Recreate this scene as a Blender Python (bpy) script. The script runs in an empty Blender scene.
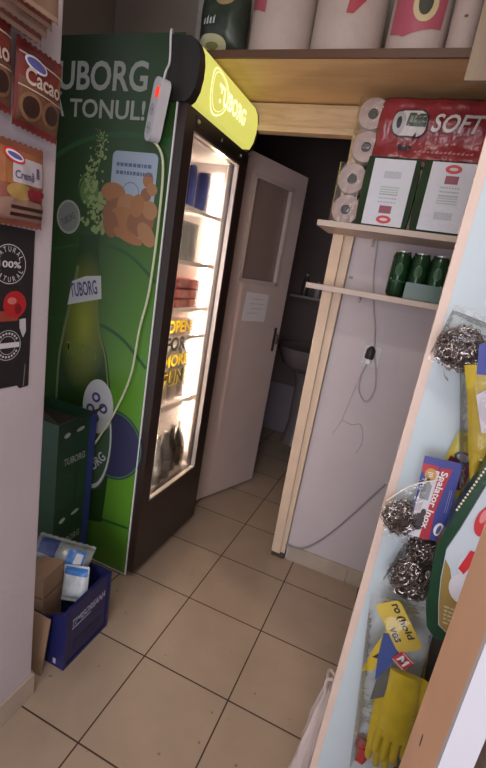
import bpy, bmesh, math, random
from mathutils import Vector, Matrix, noise
random.seed(7)
S = bpy.context.scene
COL = S.collection
PI = math.pi
V = Vector

# ------------------------------------------------------------------ materials
MATS = {}
def mat(name, col, rough=.5, metal=0., var=0., vs=8., bump=0., bs=60., emit=None, es=0., alpha=1., spec=.5):
    if name in MATS: return MATS[name]
    m = bpy.data.materials.new(name); m.use_nodes = True
    nt = m.node_tree; b = nt.nodes['Principled BSDF']
    c = (*col, 1.)
    b.inputs['Base Color'].default_value = c
    b.inputs['Roughness'].default_value = rough
    b.inputs['Metallic'].default_value = metal
    b.inputs['Specular IOR Level'].default_value = spec
    tc = nt.nodes.new('ShaderNodeTexCoord')
    if var:
        n = nt.nodes.new('ShaderNodeTexNoise'); n.inputs['Scale'].default_value = vs; n.inputs['Detail'].default_value = 4
        nt.links.new(tc.outputs['Object'], n.inputs['Vector'])
        r = nt.nodes.new('ShaderNodeMapRange'); r.inputs['From Min'].default_value = .3; r.inputs['From Max'].default_value = .7
        r.inputs['To Min'].default_value = 1-var; r.inputs['To Max'].default_value = 1+var
        nt.links.new(n.outputs['Fac'], r.inputs['Value'])
        x = nt.nodes.new('ShaderNodeVectorMath'); x.operation = 'SCALE'; x.inputs[0].default_value = col
        nt.links.new(r.outputs['Result'], x.inputs['Scale']); nt.links.new(x.outputs['Vector'], b.inputs['Base Color'])
    if bump:
        n2 = nt.nodes.new('ShaderNodeTexNoise'); n2.inputs['Scale'].default_value = bs; n2.inputs['Detail'].default_value = 3
        nt.links.new(tc.outputs['Object'], n2.inputs['Vector'])
        bp = nt.nodes.new('ShaderNodeBump'); bp.inputs['Strength'].default_value = bump; bp.inputs['Distance'].default_value = .01
        nt.links.new(n2.outputs['Fac'], bp.inputs['Height']); nt.links.new(bp.outputs['Normal'], b.inputs['Normal'])
    if emit:
        b.inputs['Emission Color'].default_value = (*emit, 1); b.inputs['Emission Strength'].default_value = es
    MATS[name] = m
    return m

def clear(name, tint=(1, 1, 1), gloss=.12, rough=.08, bump=0., bs=40.):
    """clear film or thin glass: see-through with a glossy coat"""
    if name in MATS: return MATS[name]
    m = bpy.data.materials.new(name); m.use_nodes = True; nt = m.node_tree
    nt.nodes.remove(nt.nodes['Principled BSDF']); out = nt.nodes['Material Output']
    t = nt.nodes.new('ShaderNodeBsdfTransparent'); t.inputs[0].default_value = (*tint, 1)
    g = nt.nodes.new('ShaderNodeBsdfGlossy'); g.inputs['Roughness'].default_value = rough
    mx = nt.nodes.new('ShaderNodeMixShader'); lw = nt.nodes.new('ShaderNodeLayerWeight'); lw.inputs['Blend'].default_value = .25
    mu = nt.nodes.new('ShaderNodeMath'); mu.operation = 'MULTIPLY_ADD'; mu.inputs[1].default_value = .6; mu.inputs[2].default_value = gloss
    mu.use_clamp = True
    nt.links.new(lw.outputs['Fresnel'], mu.inputs[0]); nt.links.new(mu.outputs[0], mx.inputs[0])
    nt.links.new(t.outputs[0], mx.inputs[1]); nt.links.new(g.outputs[0], mx.inputs[2]); nt.links.new(mx.outputs[0], out.inputs['Surface'])
    if bump:
        tc = nt.nodes.new('ShaderNodeTexCoord'); n2 = nt.nodes.new('ShaderNodeTexNoise'); n2.inputs['Scale'].default_value = bs; n2.inputs['Detail'].default_value = 3
        nt.links.new(tc.outputs['Object'], n2.inputs['Vector'])
        bp = nt.nodes.new('ShaderNodeBump'); bp.inputs['Strength'].default_value = bump; bp.inputs['Distance'].default_value = .02
        nt.links.new(n2.outputs['Fac'], bp.inputs['Height']); nt.links.new(bp.outputs['Normal'], g.inputs['Normal']); nt.links.new(bp.outputs['Normal'], lw.inputs['Normal'])
    MATS[name] = m
    return m

def floor_mat():
    m = bpy.data.materials.new('floor_tiles'); m.use_nodes = True; nt = m.node_tree; b = nt.nodes['Principled BSDF']
    N = nt.nodes.new; Lk = nt.links.new
    tc = N('ShaderNodeTexCoord'); sx = N('ShaderNodeSeparateXYZ'); Lk(tc.outputs['Object'], sx.inputs[0])
    def m_(op, a, bb=None, c=None):
        n = N('ShaderNodeMath'); n.operation = op
        for i, v in enumerate((a, bb, c)):
            if v is None: continue
            if isinstance(v, (int, float)): n.inputs[i].default_value = v
            else: Lk(v, n.inputs[i])
        return n.outputs[0]
    def edge(o):
        s = m_('MULTIPLY', o, 3.); f = m_('FRACT', s); d = m_('SUBTRACT', f, .5); a = m_('ABSOLUTE', d)
        return a, m_('FLOOR', s)
    ax, fx = edge(sx.outputs['X']); ay, fy = edge(sx.outputs['Y'])
    mx = m_('MAXIMUM', ax, ay)
    g = m_('GREATER_THAN', mx, .4925)
    cv = N('ShaderNodeCombineXYZ'); Lk(fx, cv.inputs[0]); Lk(fy, cv.inputs[1])
    wn = N('ShaderNodeTexWhiteNoise'); wn.noise_dimensions = '3D'; Lk(cv.outputs[0], wn.inputs['Vector'])
    n1 = N('ShaderNodeTexNoise'); n1.inputs['Scale'].default_value = 7; n1.inputs['Detail'].default_value = 6; Lk(tc.outputs['Object'], n1.inputs['Vector'])
    k = m_('ADD', m_('MULTIPLY', wn.outputs['Value'], .07), m_('MULTIPLY_ADD', n1.outputs['Fac'], .30, .80))
    sc = N('ShaderNodeVectorMath'); sc.operation = 'SCALE'; sc.inputs[0].default_value = (.40, .305, .222); Lk(k, sc.inputs['Scale'])
    # dark specks of dirt
    n2 = N('ShaderNodeTexNoise'); n2.inputs['Scale'].default_value = 38; n2.inputs['Detail'].default_value = 1; Lk(tc.outputs['Object'], n2.inputs['Vector'])
    sp = m_('GREATER_THAN', n2.outputs['Fac'], .765)
    mxr = N('ShaderNodeMix'); mxr.data_type = 'RGBA'; Lk(m_('MAXIMUM', g, m_('MULTIPLY', sp, .5)), mxr.inputs['Factor'])
    Lk(sc.outputs[0], mxr.inputs['A']); mxr.inputs['B'].default_value = (.055, .03, .017, 1)
    Lk(mxr.outputs['Result'], b.inputs['Base Color'])
    Lk(m_('ADD', m_('MULTIPLY', g, .4), m_('MULTIPLY_ADD', n1.outputs['Fac'], .25, .28)), b.inputs['Roughness'])
    bp = N('ShaderNodeBump'); bp.inputs['Strength'].default_value = .5; bp.inputs['Distance'].default_value = .002; bp.invert = True
    Lk(g, bp.inputs['Height']); Lk(bp.outputs['Normal'], b.inputs['Normal'])
    return m

def wood_mat(name, c1, c2, scale=(2, 30, 30), rough=.45):
    m = bpy.data.materials.new(name); m.use_nodes = True; nt = m.node_tree; b = nt.nodes['Principled BSDF']
    tc = nt.nodes.new('ShaderNodeTexCoord'); mp = nt.nodes.new('ShaderNodeMapping'); mp.inputs['Scale'].default_value = scale
    nt.links.new(tc.outputs['Object'], mp.inputs[0])
    n = nt.nodes.new('ShaderNodeTexNoise'); n.inputs['Scale'].default_value = 1.4; n.inputs['Detail'].default_value = 5; n.inputs['Distortion'].default_value = 1.2
    nt.links.new(mp.outputs[0], n.inputs['Vector'])
    cr = nt.nodes.new('ShaderNodeValToRGB'); cr.color_ramp.elements[0].position = .35; cr.color_ramp.elements[1].position = .65
    cr.color_ramp.elements[0].color = (*c1, 1); cr.color_ramp.elements[1].color = (*c2, 1)
    nt.links.new(n.outputs['Fac'], cr.inputs[0]); nt.links.new(cr.outputs[0], b.inputs['Base Color'])
    b.inputs['Roughness'].default_value = rough
    MATS[name] = m
    return m

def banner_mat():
    """printed green banner: bright green middle fading to bottle green at top, left also darkened for alcove shade"""
    m = bpy.data.materials.new('banner_print_shaded'); m.use_nodes = True; nt = m.node_tree; b = nt.nodes['Principled BSDF']
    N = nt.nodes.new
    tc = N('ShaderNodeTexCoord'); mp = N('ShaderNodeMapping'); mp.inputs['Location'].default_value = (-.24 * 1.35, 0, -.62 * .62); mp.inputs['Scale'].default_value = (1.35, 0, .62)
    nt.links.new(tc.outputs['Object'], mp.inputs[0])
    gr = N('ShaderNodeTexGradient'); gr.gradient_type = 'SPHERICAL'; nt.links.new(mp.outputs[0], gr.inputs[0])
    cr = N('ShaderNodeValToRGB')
    e = cr.color_ramp.elements; e[0].position = .0; e[0].color = (.012, .032, .010, 1); e[1].position = .85; e[1].color = (.10, .27, .022, 1)  # print gradient; its dark left is partly shade put into the colour
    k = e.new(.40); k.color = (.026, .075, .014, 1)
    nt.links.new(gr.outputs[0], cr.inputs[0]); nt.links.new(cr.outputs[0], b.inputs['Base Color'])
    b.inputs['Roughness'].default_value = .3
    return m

# ------------------------------------------------------------------ mesh helpers
def finish(name, bm, m, parent=None, smooth=False, bevel=0., auto=True):
    if bevel:
        bmesh.ops.bevel(bm, geom=[e for e in bm.edges if e.calc_face_angle(0) > .6], offset=bevel, segments=2, profile=.6, affect='EDGES')
    bmesh.ops.recalc_face_normals(bm, faces=bm.faces)
    me = bpy.data.meshes.new(name)
    off = V((0, 0, 0)); p = parent
    while p: off += p.location; p = p.parent
    if parent: bmesh.ops.translate(bm, verts=bm.verts, vec=-off)
    bm.to_mesh(me); bm.free()
    for ms in (m if isinstance(m, (list, tuple)) else [m]): me.materials.append(ms)
    if smooth:
        for p_ in me.polygons: p_.use_smooth = True
        try: me.set_sharp_from_angle(angle=.7)
        except Exception: pass
    o = bpy.data.objects.new(name, me); COL.objects.link(o)
    if parent: o.parent = parent
    return o
def origin_to(o, loc):
    """move a single-mesh thing's origin to its base"""
    loc = V(loc); o.data.transform(Matrix.Translation(-loc)); o.location = loc; return o
def tag(o, label=None, cat=None, group=None, kind=None):
    if label: o['label'] = label
    if cat: o['category'] = cat
    if group: o['group'] = group
    if kind: o['kind'] = kind
    return o
def thing(name, loc, label, cat, group=None):
    o = bpy.data.objects.new(name, None); o.empty_display_size = .05; COL.objects.link(o); o.location = loc
    return tag(o, label, cat, group)
def copy_thing(root, loc, label=None, group=None):
    r = root.copy(); COL.objects.link(r); r.location = loc
    if label: r['label'] = label
    if group: r['group'] = group
    for ch in list(root.children):
        c = ch.copy(); COL.objects.link(c); c.parent = r
        for g in list(ch.children):
            d = g.copy(); COL.objects.link(d); d.parent = c
    return r
def BM(): return bmesh.new()
def box(bm, lo, hi, M=None):
    r = bmesh.ops.create_cube(bm, size=1.)
    for v in r['verts']:
        v.co = V([lo[i] + (v.co[i] + .5) * (hi[i] - lo[i]) for i in range(3)])
        if M: v.co = M @ v.co
    return r['verts']
def boxo(name, lo, hi, m, parent=None, bevel=0., M=None):
    bm = BM(); box(bm, lo, hi, M); return finish(name, bm, m, parent, bevel=bevel)
def lathe(bm, prof, at=(0, 0, 0), seg=28, M=None):
    """prof: (r, z) from bottom to top"""
    rings = []
    for r, z in prof:
        ring = []
        for i in range(seg):
            a = 2 * PI * i / seg
            p = V((r * math.cos(a), r * math.sin(a), z))
            if M: p = M @ p
            ring.append(bm.verts.new(p + V(at)))
        rings.append(ring)
    for a, b in zip(rings, rings[1:]):
        for i in range(seg): bm.faces.new((a[i], a[(i + 1) % seg], b[(i + 1) % seg], b[i]))
    bm.faces.new(rings[0][::-1]); bm.faces.new(rings[-1])
def spline(pts, n=8):
    pts = [V(p) for p in pts]; P = [pts[0]] + pts + [pts[-1]]; out = []
    for i in range(1, len(P) - 2):
        a, b, c, d = P[i - 1], P[i], P[i + 1], P[i + 2]
        for k in range(n):
            t = k / n
            out.append(.5 * ((2 * b) + (c - a) * t + (2 * a - 5 * b + 4 * c - d) * t * t + (3 * b - a - 3 * c + d) * t ** 3))
    out.append(pts[-1]); return out
def tube(bm, pts, r, seg=8):
    pts = [V(p) for p in pts]; up = V((.13, .31, .94)).normalized(); rings = []
    for i, p in enumerate(pts):
        t = (pts[min(i + 1, len(pts) - 1)] - pts[max(i - 1, 0)]).normalized()
        s = t.cross(up)
        if s.length < 1e-3: s = t.cross(V((1, 0, 0)))
        s.normalize(); u = s.cross(t).normalized(); up = u
        rings.append([bm.verts.new(p + r * (math.cos(2 * PI * k / seg) * s + math.sin(2 * PI * k / seg) * u)) for k in range(seg)])
    for a, b in zip(rings, rings[1:]):
        for k in range(seg): bm.faces.new((a[k], a[(k + 1) % seg], b[(k + 1) % seg], b[k]))
    bm.faces.new(rings[0][::-1]); bm.faces.new(rings[-1])
class Frame:
    """a local drawing plane: u right, v up, d towards the viewer"""
    def __init__(s, o, R, U, rot=0.):
        s.o = V(o); R = V(R).normalized(); U = V(U).normalized(); N = R.cross(U).normalized(); U = N.cross(R)
        c, k = math.cos(rot), math.sin(rot)
        s.R = c * R + k * U; s.U = -k * R + c * U; s.N = N
        s.depth = lambda u, v: 0.
    def at(s, u, v, d=0.): return s.o + u * s.R + v * s.U + (d + s.depth(u, v)) * s.N
    def sub(s, u, v, rot=0.):
        f = Frame(s.at(u, v), s.R, s.U, rot); g = s
        c, k = math.cos(rot), math.sin(rot); base = s.depth(u, v)
        f.depth = lambda a, b: g.depth(u + c * a - k * b, v + k * a + c * b) - base
        return f
def print_poly(name, F, pts, m, parent, d=.0006, cuts=0, th=0.0003):
    """a thin printed patch lying on the frame's surface"""
    bm = BM()
    vs = [bm.verts.new((p[0], p[1], 0)) for p in pts]
    bm.faces.new(vs)
    bmesh.ops.triangulate(bm, faces=bm.faces)
    for _ in range(cuts):
        bmesh.ops.subdivide_edges(bm, edges=bm.edges, cuts=1, use_grid_fill=True)
        bmesh.ops.triangulate(bm, faces=bm.faces)
    for v in bm.verts: v.co = F.at(v.co.x, v.co.y, d)
    return finish(name, bm, m, parent)
def ellipse(cx, cy, rx, ry, n=28, rot=0.):
    c, s = math.cos(rot), math.sin(rot)
    return [(cx + rx * math.cos(a) * c - ry * math.sin(a) * s, cy + rx * math.cos(a) * s + ry * math.sin(a) * c) for a in [2 * PI * i / n for i in range(n)]]
def ring_print(name, F, cx, cy, r0, r1, m, parent, d=.0008, n=36, asp=1.):
    bm = BM(); A = []; B = []
    for i in range(n):
        a = 2 * PI * i / n
        A.append(bm.verts.new(F.at(cx + r0 * math.cos(a), cy + r0 * asp * math.sin(a), d))); B.append(bm.verts.new(F.at(cx + r1 * math.cos(a), cy + r1 * asp * math.sin(a), d)))
    for i in range(n): bm.faces.new((A[i], A[(i + 1) % n], B[(i + 1) % n], B[i]))
    return finish(name, bm, m, parent)
def rrect(x0, y0, x1, y1, r, n=5):
    out = []
    for cx, cy, a0 in ((x1 - r, y1 - r, 0), (x0 + r, y1 - r, PI / 2), (x0 + r, y0 + r, PI), (x1 - r, y0 + r, 1.5 * PI)):
        for k in range(n + 1):
            a = a0 + k * PI / 2 / n; out.append((cx + r * math.cos(a), cy + r * math.sin(a)))
    return out
def text(name, F, s, x0, y0, w, h, m, parent, d=.0010, bold=.0, shear=0., ext=.0, cuts=0):
    """lettering fitted in the box whose lower left corner is x0, y0"""
    cu = bpy.data.curves.new('lettering', 'FONT'); cu.body = s; cu.size = 1.; cu.offset = bold; cu.shear = shear; cu.resolution_u = 3
    t = bpy.data.objects.new('lettering', cu); COL.objects.link(t)
    dg = bpy.context.evaluated_depsgraph_get(); dg.update()
    me = bpy.data.meshes.new_from_object(t.evaluated_get(dg))
    bpy.data.objects.remove(t); bpy.data.curves.remove(cu)
    bm = BM(); bm.from_mesh(me); bpy.data.meshes.remove(me)
    if not bm.verts:
        bm.free(); return None
    xs = [v.co.x for v in bm.verts]; ys = [v.co.y for v in bm.verts]
    ax, ay = min(xs), min(ys); sx = w / (max(xs) - ax); sy = h / (max(ys) - ay)
    for v in bm.verts: v.co = F.at(x0 + (v.co.x - ax) * sx, y0 + (v.co.y - ay) * sy, d)
    return finish(name, bm, m, parent)
def prism(bm, F, pts, d0, d1):
    a = [bm.verts.new(F.at(p[0], p[1], d0)) for p in pts]; b = [bm.verts.new(F.at(p[0], p[1], d1)) for p in pts]
    n = len(pts); bm.faces.new(a[::-1]); bm.faces.new(b)
    for i in range(n): bm.faces.new((a[i], a[(i + 1) % n], b[(i + 1) % n], b[i]))
def pouch(name, F, w, h, d, m, parent, seed=0, seal=.012, crinkle=.0025, nu=18, nv=22, asym=1.):
    """a filled foil bag; afterwards F.depth follows its front so that prints lie on it"""
    def prof(u, v):
        a = max(0., 1 - abs(2 * u / w) ** 2.6); hh = h / 2 - seal
        b = max(0., 1 - abs(v / hh) ** 3.) if abs(v) < hh else 0.
        n = noise.noise(V((u * 34 + seed * 3.1, v * 30, seed * 1.7))) * crinkle
        return d * .55 * math.sqrt(a * b) + n * (.35 + b * a)
    bm = BM(); G = {}
    for s in (1, -1):
        for i in range(nu + 1):
            for j in range(nv + 1):
                u = (i / nu - .5) * w; v = (j / nv - .5) * h; e = i in (0, nu) or j in (0, nv)
                if s < 0 and e: G[s, i, j] = G[1, i, j]; continue
                z = F.depth(u, v) + (prof(u, v) + .0006 if s > 0 else -prof(u, v) * asym - .0006)
                jag = .0016 * ((i % 2) * 2 - 1) if j in (0, nv) else 0
                G[s, i, j] = bm.verts.new(F.o + u * F.R + (v + jag) * F.U + z * F.N)
    for s in (1, -1):
        for i in range(nu):
            for j in range(nv):
                q = [G[s, i, j], G[s, i + 1, j], G[s, i + 1, j + 1], G[s, i, j + 1]]
                bm.faces.new(q if s > 0 else q[::-1])
    o = finish(name, bm, m, parent, smooth=True)
    F.depth = lambda u, v: prof(u, v) + .0006
    return o
def steel_tangle(bm, c, R, n, seed, flat=.75):
    """curly steel ribbon wound into a scouring pad"""
    rnd = random.Random(seed)
    for k in range(n):
        ax = V((rnd.gauss(0, 1), rnd.gauss(0, 1), rnd.gauss(0, 1))).normalized(); s = ax.orthogonal().normalized(); t = ax.cross(s)
        rr = R * rnd.uniform(.55, 1.); off = ax * rnd.uniform(-.4, .4) * R; a0 = rnd.uniform(0, 6.28); cur = rnd.uniform(.04, .09) * R; f = rnd.uniform(9, 16)
        L = rnd.uniform(1.6, 3.6); pts = []
        N = 26
        for i in range(N):
            a = a0 + L * i / N
            p = off + (rr + cur * math.sin(f * a)) * (math.cos(a) * s + math.sin(a) * t) + cur * math.cos(f * a) * ax
            p = V((p.x, p.y * flat, p.z)); pts.append(V(c) + p)
        tube(bm, pts, .0008, 3)
def blob(bm, c, r, seed, amp=.25, sub=3):
    q = bmesh.ops.create_icosphere(bm, subdivisions=sub, radius=1.)
    for v in q['verts']:
        k = 1 + amp * noise.noise(v.co * 1.8 + V((seed, seed * .7, 0)))
        v.co = V(c) + V((v.co.x * r[0], v.co.y * r[1], v.co.z * r[2])) * k

# ------------------------------------------------------------------ palette
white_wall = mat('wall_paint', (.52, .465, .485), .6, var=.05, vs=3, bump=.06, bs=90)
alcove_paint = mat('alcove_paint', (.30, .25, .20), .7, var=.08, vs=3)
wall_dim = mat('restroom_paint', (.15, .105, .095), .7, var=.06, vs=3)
ceil_paint = mat('ceiling_paint', (.55, .52, .48), .8)
casing = mat('casing_paint', (.62, .48, .35), .45, var=.05, vs=12)
door_paint = mat('door_paint', (.56, .43, .39), .45, var=.04, vs=5)
tile_trim = mat('skirting_tile', (.42, .35, .28), .4, var=.1, vs=9)
black_pl = mat('black_plastic', (.012, .010, .010), .35)
black_soft = mat('black_matte', (.016, .013, .012), .5)
white_pl = mat('white_plastic', (.72, .72, .74), .35)
grey_pl = mat('grey_plastic', (.35, .35, .36), .45)
fridge_in = mat('fridge_liner', (.50, .47, .46), .4)
chrome = mat('bright_metal', (.7, .7, .7), .22, metal=1.)
white_ink = mat('white_ink', (.78, .79, .80), .45)
dull_white = mat('printed_white', (.50, .54, .50), .45)
dk_ink = mat('dark_ink', (.02, .02, .025), .5)
red_ink = mat('red_ink', (.55, .03, .03), .4)
blue_ink = mat('navy_ink', (.03, .04, .22), .4)
green_dk = mat('bottle_green', (.018, .07, .02), .3)
cardboard = mat('cardboard', (.33, .21, .13), .75, var=.08, vs=14, bump=.05)

# ------------------------------------------------------------------ setting
def struct(o, label=None):
    o['kind'] = 'structure'
    if label: o['label'] = label
    return o
bm = BM(); box(bm, (-1.2, -3.2, -.06), (1.9, 3.4, 0)); struct(finish('floor', bm, floor_mat()))
struct(boxo('ceiling', (-1.2, -3.2, 2.62), (1.9, 3.4, 2.70), ceil_paint))
struct(boxo('wall_left', (-.37, -3.2, 0), (-.23, .042, 2.62), white_wall, bevel=.004))
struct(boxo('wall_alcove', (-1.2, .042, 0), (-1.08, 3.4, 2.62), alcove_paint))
struct(boxo('wall_right', (1.72, -3.2, 0), (1.9, 3.4, 2.62), white_wall))
# wall with the doorway: right of the door, the strip over it, and the piece behind the cooler
struct(boxo('wall_back', (.284, 1.18, 0), (1.72, 1.29, 2.62), white_wall))
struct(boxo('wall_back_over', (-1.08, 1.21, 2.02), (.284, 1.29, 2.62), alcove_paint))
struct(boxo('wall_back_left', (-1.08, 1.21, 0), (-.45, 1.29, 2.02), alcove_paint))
# skirting of ceramic strips
bm = BM()
for i, x in enumerate((.292, .60, .93, 1.26, 1.59)):
    box(bm, (x, 1.168, 0), (min(1.72, [.597, .927, 1.257, 1.587, 1.72][i]), 1.18, .082))
struct(finish('baseboard_back', bm, tile_trim, bevel=.002))
bm = BM()
for a, b_ in ((-1.6, -.93), (-.927, -.29), (-.287, .046)): box(bm, (-.23, a, 0), (-.219, b_, .082))
box(bm, (-.37, .042, 0), (-.23, .050, .082))
struct(finish('baseboard_left', bm, tile_trim, bevel=.002))
# door frame
bm = BM()
box(bm, (.215, 1.155, .025), (.262, 1.21, 1.975)); box(bm, (.262, 1.165, .025), (.280, 1.185, 1.975)); box(bm, (.215, 1.21, .025), (.284, 1.30, 1.975))
for v in bm.verts:
    if v.co.x < .27: v.co.x -= .004 + .0125 * v.co.z
struct(finish('trim_1', bm, casing, bevel=.003))
jf = boxo('jamb_foot', (.213, 1.158, 0), (.281, 1.20, .03), mat('worn_foot', (.06, .04, .03), .7), None, bevel=.002)
jf['kind'] = 'structure'; jf.name = 'trim_3'
lintel_m = wood_mat('lintel_wood', (.50, .34, .19), (.64, .46, .28), (3, 9, 26))
bm = BM(); box(bm, (-.95, 1.157, 1.977), (.30, 1.21, 2.0)); box(bm, (-.95, 1.166, 2.0), (.30, 1.21, 2.088))
struct(finish('trim_2', bm, lintel_m, bevel=.003))
# restroom beyond
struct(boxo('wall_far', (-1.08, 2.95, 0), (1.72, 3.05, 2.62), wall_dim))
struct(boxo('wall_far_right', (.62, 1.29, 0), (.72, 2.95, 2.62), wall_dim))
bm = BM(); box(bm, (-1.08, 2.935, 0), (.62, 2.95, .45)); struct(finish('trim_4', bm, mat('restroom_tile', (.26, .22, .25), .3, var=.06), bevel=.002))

# door leaf, open into the restroom
hinge = V((-.335 - .344 * .17, 1.382 - .939 * .17, 0)); D = V((.344, .939, 0)).normalized()
DF = Frame(hinge, D, (0, 0, 1))       # viewer side normal is (+x, -y)
door = thing('door_1', hinge, 'open painted door with a glazed upper panel, ajar beside the cooler', 'door'); door['kind'] = 'structure'
W = .675; gx0, gx1, gz0, gz1 = .215, .555, 1.325, 1.865
bm = BM()
for a, b_, c, d_ in ((0, gx0, .012, 1.955), (gx1, W, .012, 1.955), (gx0, gx1, .012, gz0), (gx0, gx1, gz1, 1.955)):
    prism(bm, DF, [(a, c), (b_, c), (b_, d_), (a, d_)], -.038, 0)
bmesh.ops.remove_doubles(bm, verts=bm.verts, dist=1e-4)
finish('leaf', bm, door_paint, door)
bm = BM()
for a, b_, c, d_ in ((gx0 - .004, gx0 + .018, gz0, gz1), (gx1 - .018, gx1 + .004, gz0, gz1), (gx0, gx1, gz0 - .004, gz0 + .018), (gx0, gx1, gz1 - .018, gz1 + .004)):
    prism(bm, DF, [(a, c), (b_, c), (b_, d_), (a, d_)], -.03, .008)
finish('glazing_bead', bm, mat('bead_paint', (.48, .39, .355), .4), door)
bm = BM(); prism(bm, DF, [(gx0, gz0), (gx1, gz0), (gx1, gz1), (gx0, gz1)], -.024, -.016)
finish('glazing', bm, mat('brown_glazing', (.24, .165, .14), .4, bump=.15, bs=140), door)
hb = BM(); prism(hb, DF, rrect(.616, .925, .637, 1.075, .008), 0, .005); hp = finish('handle_plate', hb, mat('dark_bronze', (.10, .07, .06), .35, metal=.5), door)
hb = BM(); tube(hb, [DF.at(.626, 1.03, .004), DF.at(.626, 1.03, .022), DF.at(.626, 1.00, .028), DF.at(.626, .975, .024)], .006, 10); finish('handle_lever', hb, mat('dark_bronze', (.07, .05, .045), .35), hp)
note = thing('paper_note', DF.at(.40, 1.19, 0), 'white paper note taped on the open restroom door', 'paper')
NF = Frame(DF.at(.40, 1.19, .0015), D, (0, 0, 1), -.01)
bm = BM(); prism(bm, NF, [(-.105, -.08), (.10, -.08), (.103, .08), (-.10, .082)], -.0008, 0); finish('sheet', bm, mat('paper', (.68, .63, .62), .7), note)
bm = BM()
for k, (x0, x1) in enumerate(((-.05, .05), (-.06, .075), (-.045, .06), (-.065, .03))):
    y = .045 - k * .027; x = x0
    while x < x1:
        l = random.uniform(.008, .02); prism(bm, NF, [(x, y), (min(x + l, x1), y), (min(x + l, x1), y + .005), (x, y + .005)], .0001, .0004); x += l + .006
finish('handwriting', bm, mat('pencil_grey', (.42, .38, .40), .7), note)

# ------------------------------------------------------------------ drinks cooler
FX, FY0, FY1 = -.265, .622, 1.19       # front plane and the two ends
fr = thing('display_fridge', (-.55, .9, 0), 'tall black glass-door drinks cooler with green bottle banner and yellow lit sign', 'fridge')
bx0, bx1 = -.82, -.318
bm = BM()
box(bm, (bx0, FY0, .03), (bx1, FY0 + .035, 1.885)); box(bm, (bx0, FY1 - .035, .03), (bx1, FY1, 1.885))
box(bm, (bx0, FY0 + .035, 1.835), (bx1, FY1 - .035, 1.885)); box(bm, (bx0, FY0 + .035, .03), (bx1, FY1 - .035, .34)); box(bm, (bx0, FY0 + .035, .34), (bx0 + .03, FY1 - .035, 1.835))
finish('cabinet', bm, black_soft, fr)
bm = BM()   # pale inner liner
box(bm, (bx0 + .03, FY0 + .035, .34), (bx0 + .036, FY1 - .035, 1.835)); box(bm, (bx0 + .03, FY0 + .035, .34), (bx1, FY0 + .041, 1.835)); box(bm, (bx0 + .03, FY1 - .041, .34), (bx1, FY1 - .035, 1.835))
box(bm, (bx0 + .03, FY0 + .04, 1.827), (bx1, FY1 - .04, 1.835)); box(bm, (bx0 + .03, FY0 + .04, .34), (bx1, FY1 - .04, .352))
finish('liner', bm, fridge_in, fr)
for x in (-.78, -.36):
    for y in (FY0 + .05, FY1 - .05):
        bm = BM(); lathe(bm, [(.022, 0), (.022, .012), (.014, .016), (.014, .031)], (x, y, 0), 14); finish('foot', bm, black_pl, fr)
# door frame and glass
gy0, gy1, gz0, gz1 = FY0 + .062, 1.105, .362, 1.822
dx0 = -.314
bm = BM()
for a, b_, c, d_ in ((FY0, gy0, .035, 1.885), (gy1, FY1, .035, 1.885), (gy0, gy1, .035, gz0), (gy0, gy1, gz1, 1.885)):
    box(bm, (dx0, a, c), (FX, b_, d_))
bmesh.ops.remove_doubles(bm, verts=bm.verts, dist=1e-5)
dr = finish('door', bm, mat('door_black_hazed', (.030, .018, .015), .32, var=.1, vs=20), fr)  # brown haze and reflections put into the black base colour
boxo('glass', (-.292, gy0, gz0), (-.286, gy1, gz1), clear('cooler_glass', (.97, .97, .97), .03, .03), dr)
bm = BM()
for a, b_, c, d_ in ((gy0, gy0 + .006, gz0, gz1), (gy1 - .007, gy1, gz0, gz1), (gy0, gy1, gz0, gz0 + .007), (gy0, gy1, gz1 - .006, gz1)):
    box(bm, (-.285, a, c), (-.266, b_, d_))
finish('glass_trim', bm, mat('trim_alu', (.62, .58, .54), .3, metal=.6), dr)
SF = Frame((-.2845, .695, 0), (0, 1, 0), (0, 0, 1))
def sticker(name, c):
    m = bpy.data.materials.new(name); m.use_nodes = True; nt = m.node_tree; b = nt.nodes['Principled BSDF']; b.inputs['Base Color'].default_value = (*c, 1)
    t = nt.nodes.new('ShaderNodeBsdfTranslucent'); t.inputs[0].default_value = (*c, 1); mx = nt.nodes.new('ShaderNodeMixShader'); mx.inputs[0].default_value = .6
    nt.links.new(b.outputs[0], mx.inputs[1]); nt.links.new(t.outputs[0], mx.inputs[2]); nt.links.new(mx.outputs[0], nt.nodes['Material Output'].inputs['Surface']); return m
yel = sticker('sticker_yellow', (.80, .62, .04)); stk = mat('sticker_grey', (.16, .14, .13), .5)
for s, z, w, h, mm in (('OPEN', 1.095, .185, .052, yel), ('FOR', 1.018, .160, .060, stk), ('MORE', .950, .195, .052, yel), ('FUN', .868, .170, .066, stk)):
    text('door_lettering', SF, s, .008, z, w, h, mm, dr, .0005, bold=.03)
text('door_lettering', SF, 'FUN', .012, .864, .172, .070, yel, dr, .0003, bold=.055)
# shelves
for z in (1.592, 1.378, 1.178, 1.045, .728):
    bm = BM(); n = 12
    for k in range(n): x = -.76 + k * .036; box(bm, (x, FY0 + .042, z - .004), (x + .004, FY1 - .042, z))
    box(bm, (-.352, FY0 + .042, z - .012), (-.340, FY1 - .042, z + .006)); box(bm, (-.765, FY0 + .042, z - .01), (-.757, FY1 - .042, z))
    for y in (.8, .95, 1.08): box(bm, (-.757, y, z - .008), (-.352, y + .005, z - .004))
    sf = finish('shelf', bm, mat('shelf_wire', (.75, .72, .68), .35), fr)
    if z < 1: boxo('price_rail', (-.339, FY0 + .045, z - .016), (-.335, FY1 - .06, z + .012), mat('rail_white', (.8, .76, .72), .4), sf)
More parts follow.
